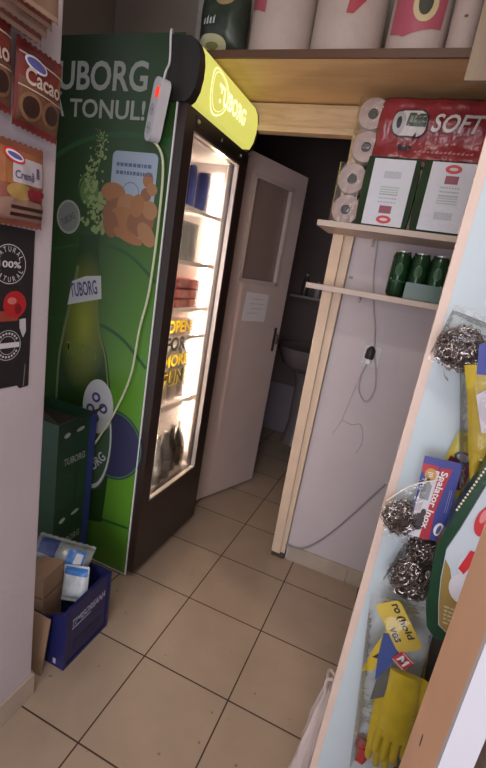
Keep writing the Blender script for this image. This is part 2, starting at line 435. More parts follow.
# inside lamp at the far side, and an unseen added one near
led = mat('cooler_lamp', (1, .85, .6), .5, emit=(1., .75, .56), es=100.)
boxo('lamp_tube', (-.388, FY1 - .055, .42), (-.372, FY1 - .0415, 1.77), led, fr)
boxo('lamp_tube', (-.334, FY0 + .043, .42), (-.326, FY0 + .050, 1.77), led, fr)  # unseen near tube, added to light the fronts of the goods
# sign box
prof = [(-.345, 1.885), (-.268, 1.885), (-.252, 1.897), (-.238, 1.925), (-.231, 1.965), (-.231, 2.000), (-.238, 2.035), (-.252, 2.060), (-.275, 2.072), (-.345, 2.075)]
PFm = Frame((0, 0, 0), (1, 0, 0), (0, 0, 1))
bm = BM(); prism(bm, PFm, prof, -FY0 - .028, -FY0 + .012); finish('sign_end_cap', bm, black_soft, fr, bevel=.002)
bm = BM(); prism(bm, PFm, prof, -1.155, -1.175); finish('sign_end_cap', bm, black_soft, fr)
sp = [p for p in prof[2:9]]
def spx(z):
    for a, b_ in zip(sp, sp[1:]):
        if a[1] <= z <= b_[1]: t = (z - a[1]) / (b_[1] - a[1]); return a[0] + t * (b_[0] - a[0])
    return sp[0][0] if z < sp[0][1] else sp[-1][0]
sign_m = mat('sign_yellow', (.36, .38, .05), .35, emit=(.56, .53, .12), es=.62)
bm = BM(); prism(bm, PFm, sp + [(-.29, 2.072), (-.29, 1.897)], -1.155, -FY0 - .028); sg = finish('sign_face', bm, sign_m, fr, smooth=True)
boxo('sign_back', (-.50, FY0 + .02, 1.885), (-.29, 1.165, 2.066), black_soft, fr)
SG = Frame((0, 0, 0), (0, 1, 0), (0, 0, 1)); SG.depth = lambda u, v: spx(v)
ink = mat('sign_white', (.85, .84, .55), .4, emit=(1, .97, .62), es=.55)
text('sign_lettering', SG, 'TUBORG', .765, 1.945, .255, .058, ink, sg, .0012, bold=.035)
ring_print('sign_ring', SG, .775, 1.975, .068, .073, ink, sg, .0008)
ring_print('sign_ring', SG, .775, 1.975, .058, .060, ink, sg, .0008)
boxo('control_strip', (-.3139, FY0 + .07, 1.840), (-.2625, FY1 - .03, 1.872), black_pl, dr)
for y in (.70, .90, 1.10): boxo('screw_cap', (-.2625, y, 1.850), (-.2605, y + .014, 1.862), chrome, dr)

# printed banner on the cooler's side
bF = Frame((0, FY0 - .004, 0), (1, 0, 0), (0, 0, 1))
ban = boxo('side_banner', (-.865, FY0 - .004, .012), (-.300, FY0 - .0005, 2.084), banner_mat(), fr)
boxo('banner_edge', (-.3035, FY0 - .006, .012), (-.299, FY0 - .0005, 1.90), white_ink, ban)
boxo('banner_edge', (-.865, FY0 - .0055, .012), (-.309, FY0 - .0005, .017), dull_white, ban)
letter = mat('banner_lettering', (.33, .36, .33), .45)
text('banner_lettering', bF, 'TUBORG', -.888, 1.910, .462, .094, letter, ban, .001, bold=.022)
text('banner_lettering', bF, 'D\u0102 TONUL!', -.905, 1.822, .480, .082, letter, ban, .001, bold=.02)
swo = mat('banner_swoosh', (.018, .085, .02), .35)
def stroke(pts, w, m_, parent, d, F=bF):
    P = spline([(p[0], p[1], 0) for p in pts], 6); bm = BM(); A = []; B = []
    for i, p in enumerate(P):
        t = (P[min(i + 1, len(P) - 1)] - P[max(i - 1, 0)]).normalized(); n = V((-t.y, t.x, 0)) * w / 2
        A.append(bm.verts.new(F.at(p.x + n.x, p.y + n.y, d))); B.append(bm.verts.new(F.at(p.x - n.x, p.y - n.y, d)))
    for i in range(len(P) - 1): bm.faces.new((A[i], A[i + 1], B[i + 1], B[i]))
    return finish('printed_swoosh', bm, m_, parent)
stroke([(-.85, 1.66), (-.70, 1.74), (-.52, 1.775), (-.31, 1.765)], .018, swo, ban, .0003)
stroke([(-.85, 1.33), (-.62, 1.385), (-.45, 1.375), (-.31, 1.29)], .012, swo, ban, .0003)
stroke([(-.85, 1.05), (-.62, 1.09), (-.45, 1.06), (-.31, .96)], .014, swo, ban, .0003)
stroke([(-.60, .255), (-.50, .235), (-.31, .245)], .012, swo, ban, .0003)
bl = [(-.673, 1.412), (-.677, 1.34), (-.689, 1.245), (-.711, 1.129), (-.738, 1.003), (-.752, .899), (-.754, .72), (-.745, .526), (-.735, .335), (-.72, .165)]
br = [(-.578, 1.424), (-.576, 1.354), (-.560, 1.267), (-.556, 1.157), (-.532, 1.045), (-.494, .959), (-.461, .799), (-.440, .619), (-.440, .434), (-.450, .22)]
bl = [(p.x, p.y) for p in spline([(x, y, 0) for x, y in bl], 4)]; br = [(p.x, p.y) for p in spline([(x, y, 0) for x, y in br], 4)]
def bottle_mat():
    m = bpy.data.materials.new('printed_bottle_glass'); m.use_nodes = True; nt = m.node_tree; b = nt.nodes['Principled BSDF']
    tc = nt.nodes.new('ShaderNodeTexCoord'); mp = nt.nodes.new('ShaderNodeMapping'); mp.inputs['Location'].default_value = (.07 * 8, 0, -1.07 * 3.4); mp.inputs['Scale'].default_value = (8, 0, 3.4)
    nt.links.new(tc.outputs['Object'], mp.inputs[0])
    g = nt.nodes.new('ShaderNodeTexGradient'); g.gradient_type = 'SPHERICAL'; nt.links.new(mp.outputs[0], g.inputs[0])
    cr = nt.nodes.new('ShaderNodeValToRGB'); cr.color_ramp.elements[0].color = (.018, .050, .010, 1); cr.color_ramp.elements[1].color = (.26, .31, .02, 1)
    nt.links.new(g.outputs[0], cr.inputs[0]); nt.links.new(cr.outputs[0], b.inputs['Base Color']); b.inputs['Roughness'].default_value = .3
    return m
print_poly('printed_bottle', bF, bl + br[::-1], bottle_mat(), ban, .0005)
pale = mat('print_pale_green', (.13, .19, .07), .4)
stroke([(x + .012, y) for x, y in bl[6:30]], .012, pale, ban, .0008)
stroke([(x - .010, y) for x, y in br[8:30]], .008, mat('print_olive', (.14, .20, .05), .4), ban, .0008)
lab = mat('label_white', (.52, .55, .56), .45)
vio = mat('label_violet', (.07, .06, .20), .45)
nb = print_poly('neck_label', bF, [(-.711, 1.135), (-.545, 1.188), (-.556, 1.275), (-.63, 1.262), (-.695, 1.232)], lab, ban, .0010)
NFb = Frame(bF.at(-.697, 1.148, .001), (1, 0, .27), (-.27, 0, 1))
text('label_lettering', NFb, 'TUBORG', .008, .018, .135, .056, vio, ban, .0006, bold=.02)
E1 = Frame(bF.at(-.62, .962, 0), (1, 0, .06), (0, 0, 1)); text('label_lettering', E1, 'TUBORG', -.085, -.03, .155, .06, mat('emboss_green', (.12, .19, .03), .4), ban, .0008, bold=.02)
ring_print('printed_seal', bF, -.43, .60, 0.001, .148, mat('seal_violet', (.035, .035, .09), .4), ban, .0006, asp=1.05)
ring_print('printed_seal', bF, -.43, .60, .136, .142, mat('seal_green', (.06, .20, .05), .4), ban, .0007, asp=1.05)
print_poly('body_label', bF, ellipse(-.525, .59, .092, .235, 36), mat('label_green', (.05, .10, .05), .4), ban, .0009)
ring_print('body_label_rim', bF, -.525, .59, .080, .088, lab, ban, .0011, asp=2.55)
print_poly('body_label', bF, ellipse(-.520, .745, .078, .118, 36), lab, ban, .0012)
E2 = Frame(bF.at(-.525, .745, 0), (.7, 0, -.7), (.7, 0, .7))
for k, (x, y) in enumerate(((-.052, .012), (.004, .012), (-.03, -.045), (.012, -.05))):
    ring_print('label_flourish', E2, x + .02, y + .01, .011, .022, vio, ban, .0016, n=14)
E3 = Frame(bF.at(-.525, .47, 0), (.62, 0, .78), (-.78, 0, .62)); text('label_lettering', E3, 'TUBORG', -.10, -.02, .19, .042, lab, ban, .0016, bold=.02)
capm = mat('printed_cap', (.20, .23, .20), .35)
cp = print_poly('printed_cap', bF, ellipse(-.732, 1.472, .056, .062, 30), capm, ban, .0006); ring_print('printed_cap_rim', bF, -.732, 1.472, .050, .058, mat('print_cap_rim', (.32, .36, .32), .4), ban, .0009, asp=1.08)
E4 = Frame(bF.at(-.732, 1.465, 0), (.85, 0, .5), (-.5, 0, .85)); text('label_lettering', E4, 'TUBORG', -.036, -.012, .07, .026, mat('print_cap_ink', (.06, .07, .06), .4), ban, .0011)
print_poly('printed_cap', bF, ellipse(-.640, 1.575, .050, .062, 30, .4), mat('printed_cap_green', (.10, .18, .05), .35), ban, .0006); ring_print('printed_cap_rim', bF, -.640, 1.575, .043, .05, swo, ban, .0009, asp=1.15)
rnd = random.Random(3); bm = BM()
for k in range(260):
    t = rnd.random() ** .8; z = 1.43 + t * .36; w_ = .05 * (1 - t) + .018
    x = -.605 + (-.012 if t > .4 else 0) + .02 * math.sin(t * 9) + rnd.gauss(0, w_ * .6); r = rnd.uniform(.003, .010) * (1.25 - t)
    prs = ellipse(x, z, r, r * rnd.uniform(.8, 1.9), 6, rnd.uniform(0, 3)); bm.faces.new([bm.verts.new(bF.at(a, b_, .0007 + k * 2e-6)) for a, b_ in prs])
finish('printed_splash', bm, mat('print_foam', (.24, .33, .12), .4), ban)
cardp = print_poly('promo_card', bF, rrect(-.545, 1.43, -.352, 1.722, .02), mat('promo_blue', (.33, .40, .50), .4), ban, .0006)
bm = BM(); rnd = random.Random(5)
for z, x1 in ((1.672, -.375), (1.645, -.38)):
    x = -.525
    while x < x1: l = rnd.uniform(.006, .016); prism(bm, bF, [(x, z), (x + l, z), (x + l, z + .012), (x, z + .012)], .0009, .0011); x += l + .004
finish('promo_print', bm, mat('promo_ink', (.10, .13, .24), .4), ban)
ring_print('promo_seal', bF, -.455, 1.585, .034, .037, mat('promo_ink2', (.16, .18, .28), .4), ban, .001)
food = [mat('snack_orange', (.34, .15, .06), .4), mat('snack_brown', (.25, .11, .05), .4), mat('snack_tan', (.36, .18, .08), .4)]
for k, (x, z, rx, rz) in enumerate(((-.385, 1.635, .022, .026), (-.388, 1.585, .022, .024), (-.365, 1.605, .020, .024), (-.53, 1.58, .035, .055), (-.515, 1.52, .042, .06), (-.46, 1.535, .05, .045), (-.475, 1.48, .075, .055), (-.40, 1.49, .06, .05), (-.365, 1.535, .03, .035), (-.42, 1.545, .04, .03), (-.53, 1.47, .05, .035), (-.37, 1.45, .05, .03), (-.45, 1.435, .07, .02))):
    print_poly('printed_snack', bF, ellipse(x, z, rx, rz, 18, k * .5), food[k % 3], ban, .0010 + k * .00008)

# power strip hung at the cooler's corner, with its cable
ps = thing('power_strip', (-.335, .575, 1.73), 'white power strip with a red switch hanging at the cooler corner', 'power strip')
PSF = Frame((-.352, .583, 1.842), (1, -.62, .0), (0, 0, 1), -.27)
bm = BM(); prism(bm, PSF, rrect(-.029, -.094, .029, .094, .026), -.018, .018); finish('body', bm, mat('strip_plastic', (.66, .65, .68), .35), ps, bevel=.006)
bm = BM(); prism(bm, PSF, rrect(.008, .036, .027, .066, .003), .018, .022); finish('switch', bm, mat('switch_red', (.7, .03, .02), .3, emit=(1, .05, .02), es=.5), ps)
for v in (.0, -.055):
    bm = BM(); prism(bm, PSF, ellipse(-.003, v, .019, .019, 20), .0178, .0186); so = finish('socket', bm, mat('strip_plastic_dim', (.50, .50, .53), .4), ps)
    for dx in (-.007, .007):
        bm = BM(); prism(bm, PSF, ellipse(-.003 + dx, v, .0025, .0025, 8), .0187, .0190); finish('socket_hole', bm, dk_ink, so)
bm = BM(); tube(bm, spline([PSF.at(0, .09, 0), PSF.at(.004, .115, 0), (-.326, .585, 1.99), (-.332, .585, 2.075), (-.36, .66, 2.0745)], 8), .0035, 8); finish('cord', bm, white_pl, ps)
cab = BM(); tube(cab, spline([(-.378, .600, 1.765), (-.327, .607, 1.70), (-.318, .608, 1.505), (-.326, .608, 1.259), (-.351, .608, 1.105), (-.367, .606, .923), (-.421, .606, .762), (-.49, .600, .618), (-.545, .595, .50), (-.56, .594, .25), (-.57, .594, .01)], 10), .0045, 8)
tag(finish('power_cable', cab, mat('cable_cream', (.60, .66, .42), .4)), 'pale cable running down the green cooler banner', 'cable')

# ---- goods inside the cooler
def can_mesh(name, m, loc, label, r=.033, h=.165, stripe=None, group=None):
    t = thing(name, loc, label, 'can', group)
    bm = BM(); lathe(bm, [(r * .72, 0), (r * .8, .003), (r, .014), (r, h - .018), (r * .84, h - .004)], loc, 24); finish('body', bm, m, t, smooth=True)
    bm = BM(); lathe(bm, [(r * .84, h - .0045), (r * .86, h), (r * .80, h), (r * .78, h - .004)], loc, 24); finish('lid', bm, chrome, t, smooth=True)
    return t
bluecan = mat('can_blue', (.035, .06, .26), .3, metal=.3)
c0 = can_mesh('drink_can', bluecan, (-.385, .80, 1.5935), 'blue drink can nearest the hinge on the cooler top shelf', group='blue cans on the top cooler shelf')
copy_thing(c0, (-.388, .90, 1.5935), 'second blue drink can from the left on the cooler top shelf')
copy_thing(c0, (-.385, 1.03, 1.5935), 'blue drink can standing apart at right on the cooler top shelf')
def carton(name, loc, s, m, label, group, capm=None, cat='carton'):
    t = thing(name, loc, label, cat, group)
    x, y, z = loc; bm = BM(); box(bm, (x - s[0] / 2, y - s[1] / 2, z), (x + s[0] / 2, y + s[1] / 2, z + s[2])); finish('body', bm, m, t, bevel=.004)
    if capm: boxo('front_label', (x + s[0] / 2, y - s[1] * .36, z + s[2] * .12), (x + s[0] / 2 + .001, y + s[1] * .36, z + s[2] * .9), capm, t)
    return t
gm = mat('carton_grey', (.20, .22, .22), .4); gl = mat('carton_panel', (.12, .14, .15), .4)
for k, y in enumerate((.745, .82, .905, .985)):
    carton('milk_carton', (-.41, y, 1.3795), (.07, .066, .165), gm, 'grey drink carton number %s from the left on the second cooler shelf' % ('one', 'two', 'three', 'four')[k], 'grey cartons on the second cooler shelf', gl)
rm_ = mat('pack_red', (.30, .03, .03), .4, var=.5, vs=40); rl = mat('pack_cream', (.42, .14, .13), .4, var=.6, vs=60)
k = 0
for z in (1.1795, 1.2225, 1.2655):
    for y in (.805, .925, 1.045):
        row = {1.1795: 'bottom', 1.2225: 'middle', 1.2655: 'top'}[z]; pos = {.805: 'left', .925: 'centre', 1.045: 'right'}[y]
        carton('meat_pack', (-.41, y, z), (.09, .11, .041), rm_, 'red food pack, %s of the stack at %s on the middle cooler shelf' % (row, pos), 'red packs on the middle cooler shelf', rl, 'food pack'); k += 1
for i, y in enumerate((.80, .93, 1.05)):
    for j in range(3):
        carton('flat_tray', (-.42, y, 1.0465 + j * .026), (.10, .11, .024), mat('tray_pale', (.40, .34, .32), .35, var=.2, vs=50), 'pale flat food tray, %s of the %s stack under the red packs' % (('bottom', 'middle', 'top')[j], ('left', 'centre', 'right')[i]), 'flat trays in the cooler', None, 'food tray')
def bottle(name, loc, prof, m, capmat, label, group, lab=None):
    t = thing(name, loc, label, 'bottle', group)
    bm = BM(); lathe(bm, prof, loc, 24); finish('body', bm, m, t, smooth=True)
    z = prof[-1][1]; bm = BM(); lathe(bm, [(.014, z - .006), (.0155, z - .004), (.0155, z + .012), (.014, z + .014)], loc, 18); finish('cap', bm, capmat, t, smooth=True)
    if lab:
        r = max(p[0] for p in prof) + .0006; bm = BM(); lathe(bm, [(r, lab[0]), (r, lab[1])], loc, 24); finish('label', bm, lab[2], t, smooth=True)
    return t
pet = [(.028, 0), (.034, .006), (.035, .05), (.033, .10), (.035, .15), (.034, .19), (.022, .235), (.013, .255), (.013, .275)]
petm = mat('bottle_smoke', (.26, .24, .22), .15, spec=.8)
for k, y in enumerate((.80, .885, .97, 1.055)):
    bottle('soda_bottle', (-.40, y, .7295), pet, petm, white_pl, 'pale soft drink bottle, number %s from the left on the lower cooler shelf' % ('one', 'two', 'three', 'four')[k], 'soft drinks on the lower cooler shelf', (.06, .13, mat('bottle_band', (.28, .25, .2), .4)))
gb = [(.028, 0), (.033, .005), (.034, .12), (.032, .14), (.016, .19), (.0125, .205), (.0125, .235)]
cg = mat('glass_clear_grey', (.11, .12, .13), .1, spec=.9); dg_ = mat('glass_dark', (.025, .03, .02), .12, spec=.8)
bottle('glass_bottle', (-.350, .845, .3535), gb, cg, chrome, 'clear glass bottle at the left end of the cooler bottom', 'bottles at the cooler bottom', (.05, .10, mat('bottle_pale_label', (.3, .31, .33), .4)))
bottle('glass_bottle', (-.350, .920, .3535), gb, cg, chrome, 'clear glass bottle second from left at the cooler bottom', 'bottles at the cooler bottom', (.05, .10, mat('bottle_pale_label', (.3, .31, .33), .4)))
bottle('glass_bottle', (-.37, 1.01, .3535), gb, dg_, chrome, 'dark glass bottle left of its twin at the cooler bottom', 'bottles at the cooler bottom', (.05, .11, mat('bottle_brown_label', (.10, .07, .04), .4)))
bottle('glass_bottle', (-.37, 1.09, .3535), gb, dg_, chrome, 'dark glass bottle nearest the lamp at the cooler bottom', 'bottles at the cooler bottom', (.05, .11, mat('bottle_brown_label', (.10, .07, .04), .4)))

# ------------------------------------------------------------------ corner by the banner: beer cartons and the blue crate
gcar = mat('beer_carton_green', (.016, .060, .030), .45, var=.12, vs=6); gflap = mat('beer_carton_inside', (.035, .035, .02), .7)
def beer_carton(z0, z1, y0, y1, x0, x1, label, openit):
    t = thing('beer_carton', ((x0 + x1) / 2, (y0 + y1) / 2, z0), label, 'carton', 'green beer cartons by the cooler')
    bm = BM(); w = .006
    box(bm, (x0, y0, z0), (x1, y0 + w, z1)); box(bm, (x0, y1 - w, z0), (x1, y1, z1)); box(bm, (x0, y0 + w, z0), (x0 + w, y1 - w, z1)); box(bm, (x1 - w, y0 + w, z0), (x1, y1 - w, z1)); box(bm, (x0 + w, y0 + w, z0), (x1 - w, y1 - w, z0 + w))
    if not openit: box(bm, (x0 + w, y0 + w, z1 - w), (x1 - w, y1 - w, z1))
    finish('body', bm, gcar, t)
    cf = Frame((x1, y0, z0), (0, 1, 0), (0, 0, 1)); L = y1 - y0
    if openit:
        bm = BM(); box(bm, (x0 + w, y0 + w, z1 - .05), (x1 - w, y1 - w, z1 - .046)); finish('dark_inside', bm, gflap, t)
        bm = BM(); P = [V((x1, y1, z1)), V((x1, y0, z1)), V((x1 + .05, y0 + .02, z1 + .035)), V((x1 + .05, y1 - .02, z1 + .045))]
        a = [bm.verts.new(p) for p in P]; b_ = [bm.verts.new(p + V((.001, 0, .004))) for p in P]; bm.faces.new(a[::-1]); bm.faces.new(b_)
        for i in range(4): bm.faces.new((a[i], a[(i + 1) % 4], b_[(i + 1) % 4], b_[i]))
        finish('flap', bm, gflap, t)
        P = [V((x0, y0, z1)), V((x1, y0, z1)), V((x1 - .02, y0 - .05, z1 + .06)), V((x0 + .02, y0 - .05, z1 + .06))]
        bm = BM(); a = [bm.verts.new(p) for p in P]; b_ = [bm.verts.new(p + V((0, .004, 0.001))) for p in P]; bm.faces.new(a[::-1]); bm.faces.new(b_)
        for i in range(4): bm.faces.new((a[i], a[(i + 1) % 4], b_[(i + 1) % 4], b_[i]))
        finish('flap', bm, gflap, t)
    print_poly('blue_band', cf, [(L - .04, .0), (L, .0), (L, z1 - z0), (L - .04, z1 - z0)], mat('carton_blue', (.03, .05, .22), .45), t, .0006)
    text('lettering', cf, 'TUBORG', .035, (z1 - z0) * .52, .115, .030, mat('carton_ink', (.32, .40, .36), .5), t, .0008, bold=.02)
    print_poly('white_mark', cf, ellipse(.045, (z1 - z0) * .86, .016, .010, 14, .2), mat('carton_mark', (.45, .52, .48), .5), t, .0008)
    print_poly('white_mark', cf, ellipse(.115, (z1 - z0) * .88, .022, .008, 14, .15), mat('carton_mark', (.45, .52, .48), .5), t, .0008)
    print_poly('fold_line', cf, [(.105, .01), (.109, .01), (.109, (z1 - z0) * .45), (.105, (z1 - z0) * .45)], gflap, t, .0007)
    return t
beer_carton(0, .36, .385, .59, -.80, -.50, 'lower green beer carton standing on the floor behind the blue crate', False)
beer_carton(.361, .735, .38, .585, -.79, -.495, 'upper green beer carton with open dark flaps beside the cooler banner', True)

cr = thing('bottle_crate', (-.36, .26, 0), 'royal blue plastic beer crate with white lettering on the tiled floor', 'crate')
crm = mat('crate_blue', (.014, .016, .090), .35, var=.06, vs=12)
cx0, cx1, cy0, cy1, ch = -.55, -.203, .148, .372, .245
bm = BM(); w = .012
CF = Frame((cx1, cy0, 0), (0, 1, 0), (0, 0, 1)); L = cy1 - cy0
prism(bm, CF, [(0, 0), (L, 0), (L, ch), (.03, ch - .012), (0, ch - .022)], -w, 0)           # front panel with lettering
CF2 = Frame((cx0, cy1, 0), (0, -1, 0), (0, 0, 1)); prism(bm, CF2, [(0, 0), (L, 0), (L, ch - .02), (0, ch)], -w, 0)
CF3 = Frame((cx0 + w, cy0, 0), (1, 0, 0), (0, 0, 1)); LL = cx1 - cx0 - 2 * w
prism(bm, CF3, [(0, 0), (LL, 0), (LL, ch - .022), (LL - .02, ch - .03), (LL * .72, ch - .075), (LL * .28, ch - .075), (.02, ch - .03), (0, ch - .02)], -w, 0)
CF4 = Frame((cx1 - w, cy1, 0), (-1, 0, 0), (0, 0, 1)); prism(bm, CF4, [(0, 0), (LL, 0), (LL, ch), (LL * .75, ch), (LL * .68, ch - .06), (LL * .32, ch - .06), (LL * .25, ch), (0, ch)], -w, 0)
box(bm, (cx0 + w, cy0 + w, 0.004), (cx1 - w, cy1 - w, .016))
finish('body', bm, crm, cr)
bm = BM()
prism(bm, CF, [(0, .0), (L, .0), (L, .012), (0, .012)], 0, .004); prism(bm, CF, [(0, .012), (.012, .012), (.012, ch - .02), (0, ch - .022)], 0, .004); prism(bm, CF, [(L - .012, .012), (L, .012), (L, ch), (L - .012, ch - .003)], 0, .004)
finish('rib', bm, crm, cr)
bm = BM(); prism(bm, CF, rrect(.045, .045, L - .04, .082, .006), 0, .0012); finish('recess_panel', bm, mat('crate_blue_dark', (.009, .010, .06), .4), cr)
CT = Frame((cx1, cy0 + .033, .152), (0, 1, .02), (0, -.02, 1)); text('lettering', CT, 'TIMISOREANA', 0, 0, .165, .028, mat('crate_ink', (.42, .44, .58), .45), cr, .0008, bold=.02, shear=.3)
print_poly('underline', CT, [(.0, -.006), (.09, -.006), (.09, -.011), (0, -.011)], mat('crate_ink', (.42, .44, .58), .45), cr, .0008)
print_poly('white_mark', CF3, [(LL - .03, .014), (LL - .018, .012), (LL - .018, .034), (LL - .03, .034)], mat('crate_ink', (.42, .44, .58), .45), cr, .0008)
print_poly('white_mark', CF3, [(LL - .10, .085), (LL - .09, .085), (LL - .085, .115), (LL - .10, .118)], mat('crate_ink', (.42, .44, .58), .45), cr, .0008)
# what lies in the crate
def small_box(name, lo, hi, M, label, cat, m_=cardboard):
    c = (V(lo) + V(hi)) / 2; t = thing(name, M @ V((c.x, c.y, lo[2])), label, cat)
    bm = BM(); box(bm, lo, hi, M); finish('body', bm, m_, t, bevel=.002)
    return t
Mz = Matrix.Translation((-.335, .25, .0)) @ Matrix.Rotation(.12, 4, 'Z')
t = small_box('cardboard_box', (-.075, -.085, .017), (.005, .02, .300), Mz, 'small brown cardboard box standing in the blue crate next to the wall', 'box')
bm = BM(); box(bm, (-.07, -.0865, .215), (.0, -.0855, .221), Mz); box(bm, (.0055, -.08, .215), (.0062, .01, .221), Mz); finish('seam', bm, mat('card_seam', (.17, .10, .06), .8), t)
Ms = Matrix.Translation((-.305, .100, .0)) @ Matrix.Rotation(-.14, 4, 'X')
bm = BM(); v_ = box(bm, (-.075, -.003, 0.001), (.058, .003, .205), Ms); o = finish('cardboard_sheet', bm, cardboard, bevel=.001)
tag(origin_to(o, (-.30, .09, 0)), 'loose brown cardboard sheet leaning on the blue crate by the wall end', 'cardboard')
wp = thing('wrapped_bottle_pack', (-.36, .335, .27), 'clear shrink-wrapped blue and white pack on top of the blue crate', 'pack')
WF = Frame((-.375, .305, .288), (.93, .28, -.08), (-.25, .75, .60)); pouch('film', WF, .215, .105, .07, mat('wrap_grey', (.26, .28, .28), .22, var=.3, vs=25, bump=.3, bs=30), wp, 3, crinkle=.006)
print_poly('blue_label', WF, [(-.08, -.02), (-.01, -.03), (-.015, .035), (-.085, .04)], mat('wrap_navy', (.05, .07, .20), .3), wp, .0012, cuts=3)
print_poly('blue_label', WF, [(.03, -.055), (.093, -.045), (.09, .02), (.03, .015)], mat('wrap_blue', (.05, .18, .48), .3), wp, .0012, cuts=3)
print_poly('white_label', WF, [(.058, -.04), (.086, -.035), (.083, .008), (.06, .005)], mat('wrap_white', (.5, .55, .6), .3), wp, .002, cuts=2)
sq = thing('snack_packet', (-.285, .285, .2), 'small white and pale blue packet tucked in the blue crate', 'packet')
QF = Frame((-.275, .268, .232), (.9, .25, .25), (-.1, .25, .9), -.15); pouch('film', QF, .095, .125, .03, mat('packet_white', (.50, .54, .56), .3, var=.15, vs=30, bump=.2), sq, 9, crinkle=.005)
print_poly('blue_label', QF, [(-.04, .035), (.045, .03), (.045, .055), (-.04, .057)], mat('wrap_blue', (.05, .18, .48), .3), sq, .001, cuts=3)

# ------------------------------------------------------------------ packets on the left wall
def text_on(F, s, x, y, w, h, m, p, d=.0016, bold=.02, shear=0., nm='lettering'): return text(nm, F, s, x, y, w, h, m, p, d, bold, shear)
red_foil = mat('cocoa_foil', (.15, .025, .02), .22, var=.25, vs=14, bump=.12, bs=35)
brown_foil = mat('cocoa_brown', (.13, .055, .03), .3, var=.3, vs=18)
choc = mat('chocolate', (.035, .014, .010), .3); cream = mat('cream_ink', (.50, .40, .34), .4)
logo_b = mat('logo_blue', (.10, .10, .30), .4); logo_w = mat('logo_white', (.7, .68, .72), .4)
def cocoa(o, label, rot, seed):
    t = thing('cocoa_packet', o, label, 'food packet', 'cocoa packets on the left wall')
    F = Frame(o, (0, 1, 0), (0, 0, 1), rot); pouch('foil_bag', F, .112, .152, .026, red_foil, t, seed)
    print_poly('lower_print', F, [(-.052, -.066), (.052, -.066), (.052, .0), (.0, .008), (-.052, .012)], brown_foil, t, .001, cuts=3)
    print_poly('stripe', F, [(-.053, .050), (.053, .044), (.053, .047), (-.053, .053)], cream, t, .0012, cuts=3)
    print_poly('logo', F, ellipse(-.018, .041, .026, .013, 20, -.1), logo_w, t, .0014, cuts=2); print_poly('logo', F, ellipse(-.018, .041, .022, .009, 20, -.1), logo_b, t, .0020, cuts=2)
    text_on(F, 'Cacao', -.042, .002, .084, .030, cream, t, .0026)
    print_poly('stripe', F, [(-.053, -.003), (.05, -.007), (.05, -.009), (-.053, -.005)], cream, t, .0022, cuts=3)
    for x, z, r in ((-.025, -.035, .022), (.024, -.032, .021)):
        print_poly('printed_cup', F, ellipse(x, z, r * 1.15, r * 1.15, 20), mat('cup_tan', (.19, .10, .05), .35), t, .0020, cuts=2)
        print_poly('printed_cup', F, ellipse(x, z, r * .85, r * .85, 20), choc, t, .0028, cuts=2)
    return t
cocoa((-.208, -.036, 1.658), 'red cocoa packet lettered Cacao hanging nearest the wall edge', -.04, 2)
cocoa((-.205, -.158, 1.672), 'red cocoa packet at the photo edge, left of the fully visible one', .03, 5)
def cake(o, label, rot, seed):
    t = thing('cake_mix_packet', o, label, 'food packet', 'cake mix packets on the left wall')
    F = Frame(o, (0, 1, 0), (0, 0, 1), rot); pouch('foil_bag', F, .116, .160, .022, mat('mix_foil', (.21, .07, .045), .28, var=.2, vs=12, bump=.12, bs=30), t, seed)
    print_poly('upper_print', F, [(-.055, .0), (.055, .0), (.055, .062), (-.055, .066)], mat('mix_orange', (.30, .115, .045), .3, var=.2, vs=20), t, .001, cuts=3)
    print_poly('white_panel', F, [(-.026, .004), (.05, .004), (.05, .052), (-.026, .052)], mat('mix_white', (.46, .42, .44), .35), t, .0018, cuts=3)
    print_poly('logo', F, ellipse(-.022, .052, .024, .013, 20, -.2), red_ink, t, .0026, cuts=2); print_poly('logo', F, ellipse(-.022, .052, .020, .009, 20, -.2), logo_w, t, .0032, cuts=2); print_poly('logo', F, ellipse(-.022, .052, .016, .005, 16, -.2), logo_b, t, .0038, cuts=1)
    text_on(F, 'Crem\u0103', -.022, .012, .046, .017, mat('mix_ink', (.10, .08, .16), .4), t, .0030)
    text_on(F, '1', .030, .020, .008, .020, mat('mix_ink', (.10, .08, .16), .4), t, .0030)
    print_poly('cake_slice', F, [(-.054, -.068), (.054, -.068), (.054, -.030), (-.02, -.022), (-.054, -.03)], mat('cake_sponge', (.27, .16, .12), .4), t, .0018, cuts=3)
    for z in (-.060, -.046): print_poly('cake_layer', F, [(-.03, z), (.054, z), (.054, z + .007), (-.03, z + .007)], choc, t, .0026, cuts=3)
    print_poly('cream_swirl', F, ellipse(-.01, -.012, .03, .016, 20), mat('cake_yellow', (.36, .23, .07), .4), t, .0020, cuts=2)
    for k in range(9): print_poly('berry', F, ellipse(.012 + .009 * (k % 5), -.010 - .009 * (k // 5) + .003 * (k % 2), .0062, .0062, 10), mat('berry_red', (.22, .015, .03), .3), t, .0030 + k * .0001)
    return t
cake((-.2155, -.066, 1.478), 'orange cake mix packet under the cocoa packet, beside the wall edge', .02, 7)
cake((-.2155, -.188, 1.49), 'orange cake mix packet at the photo edge, left of the whole one', -.03, 8)
pm = [mat('pile_a', (.18, .06, .045), .3, var=.3, vs=20), mat('pile_b', (.26, .17, .12), .35, var=.2, vs=20), mat('pile_c', (.22, .06, .05), .3, var=.3, vs=20), mat('pile_d', (.24, .15, .10), .35, var=.2, vs=20)]
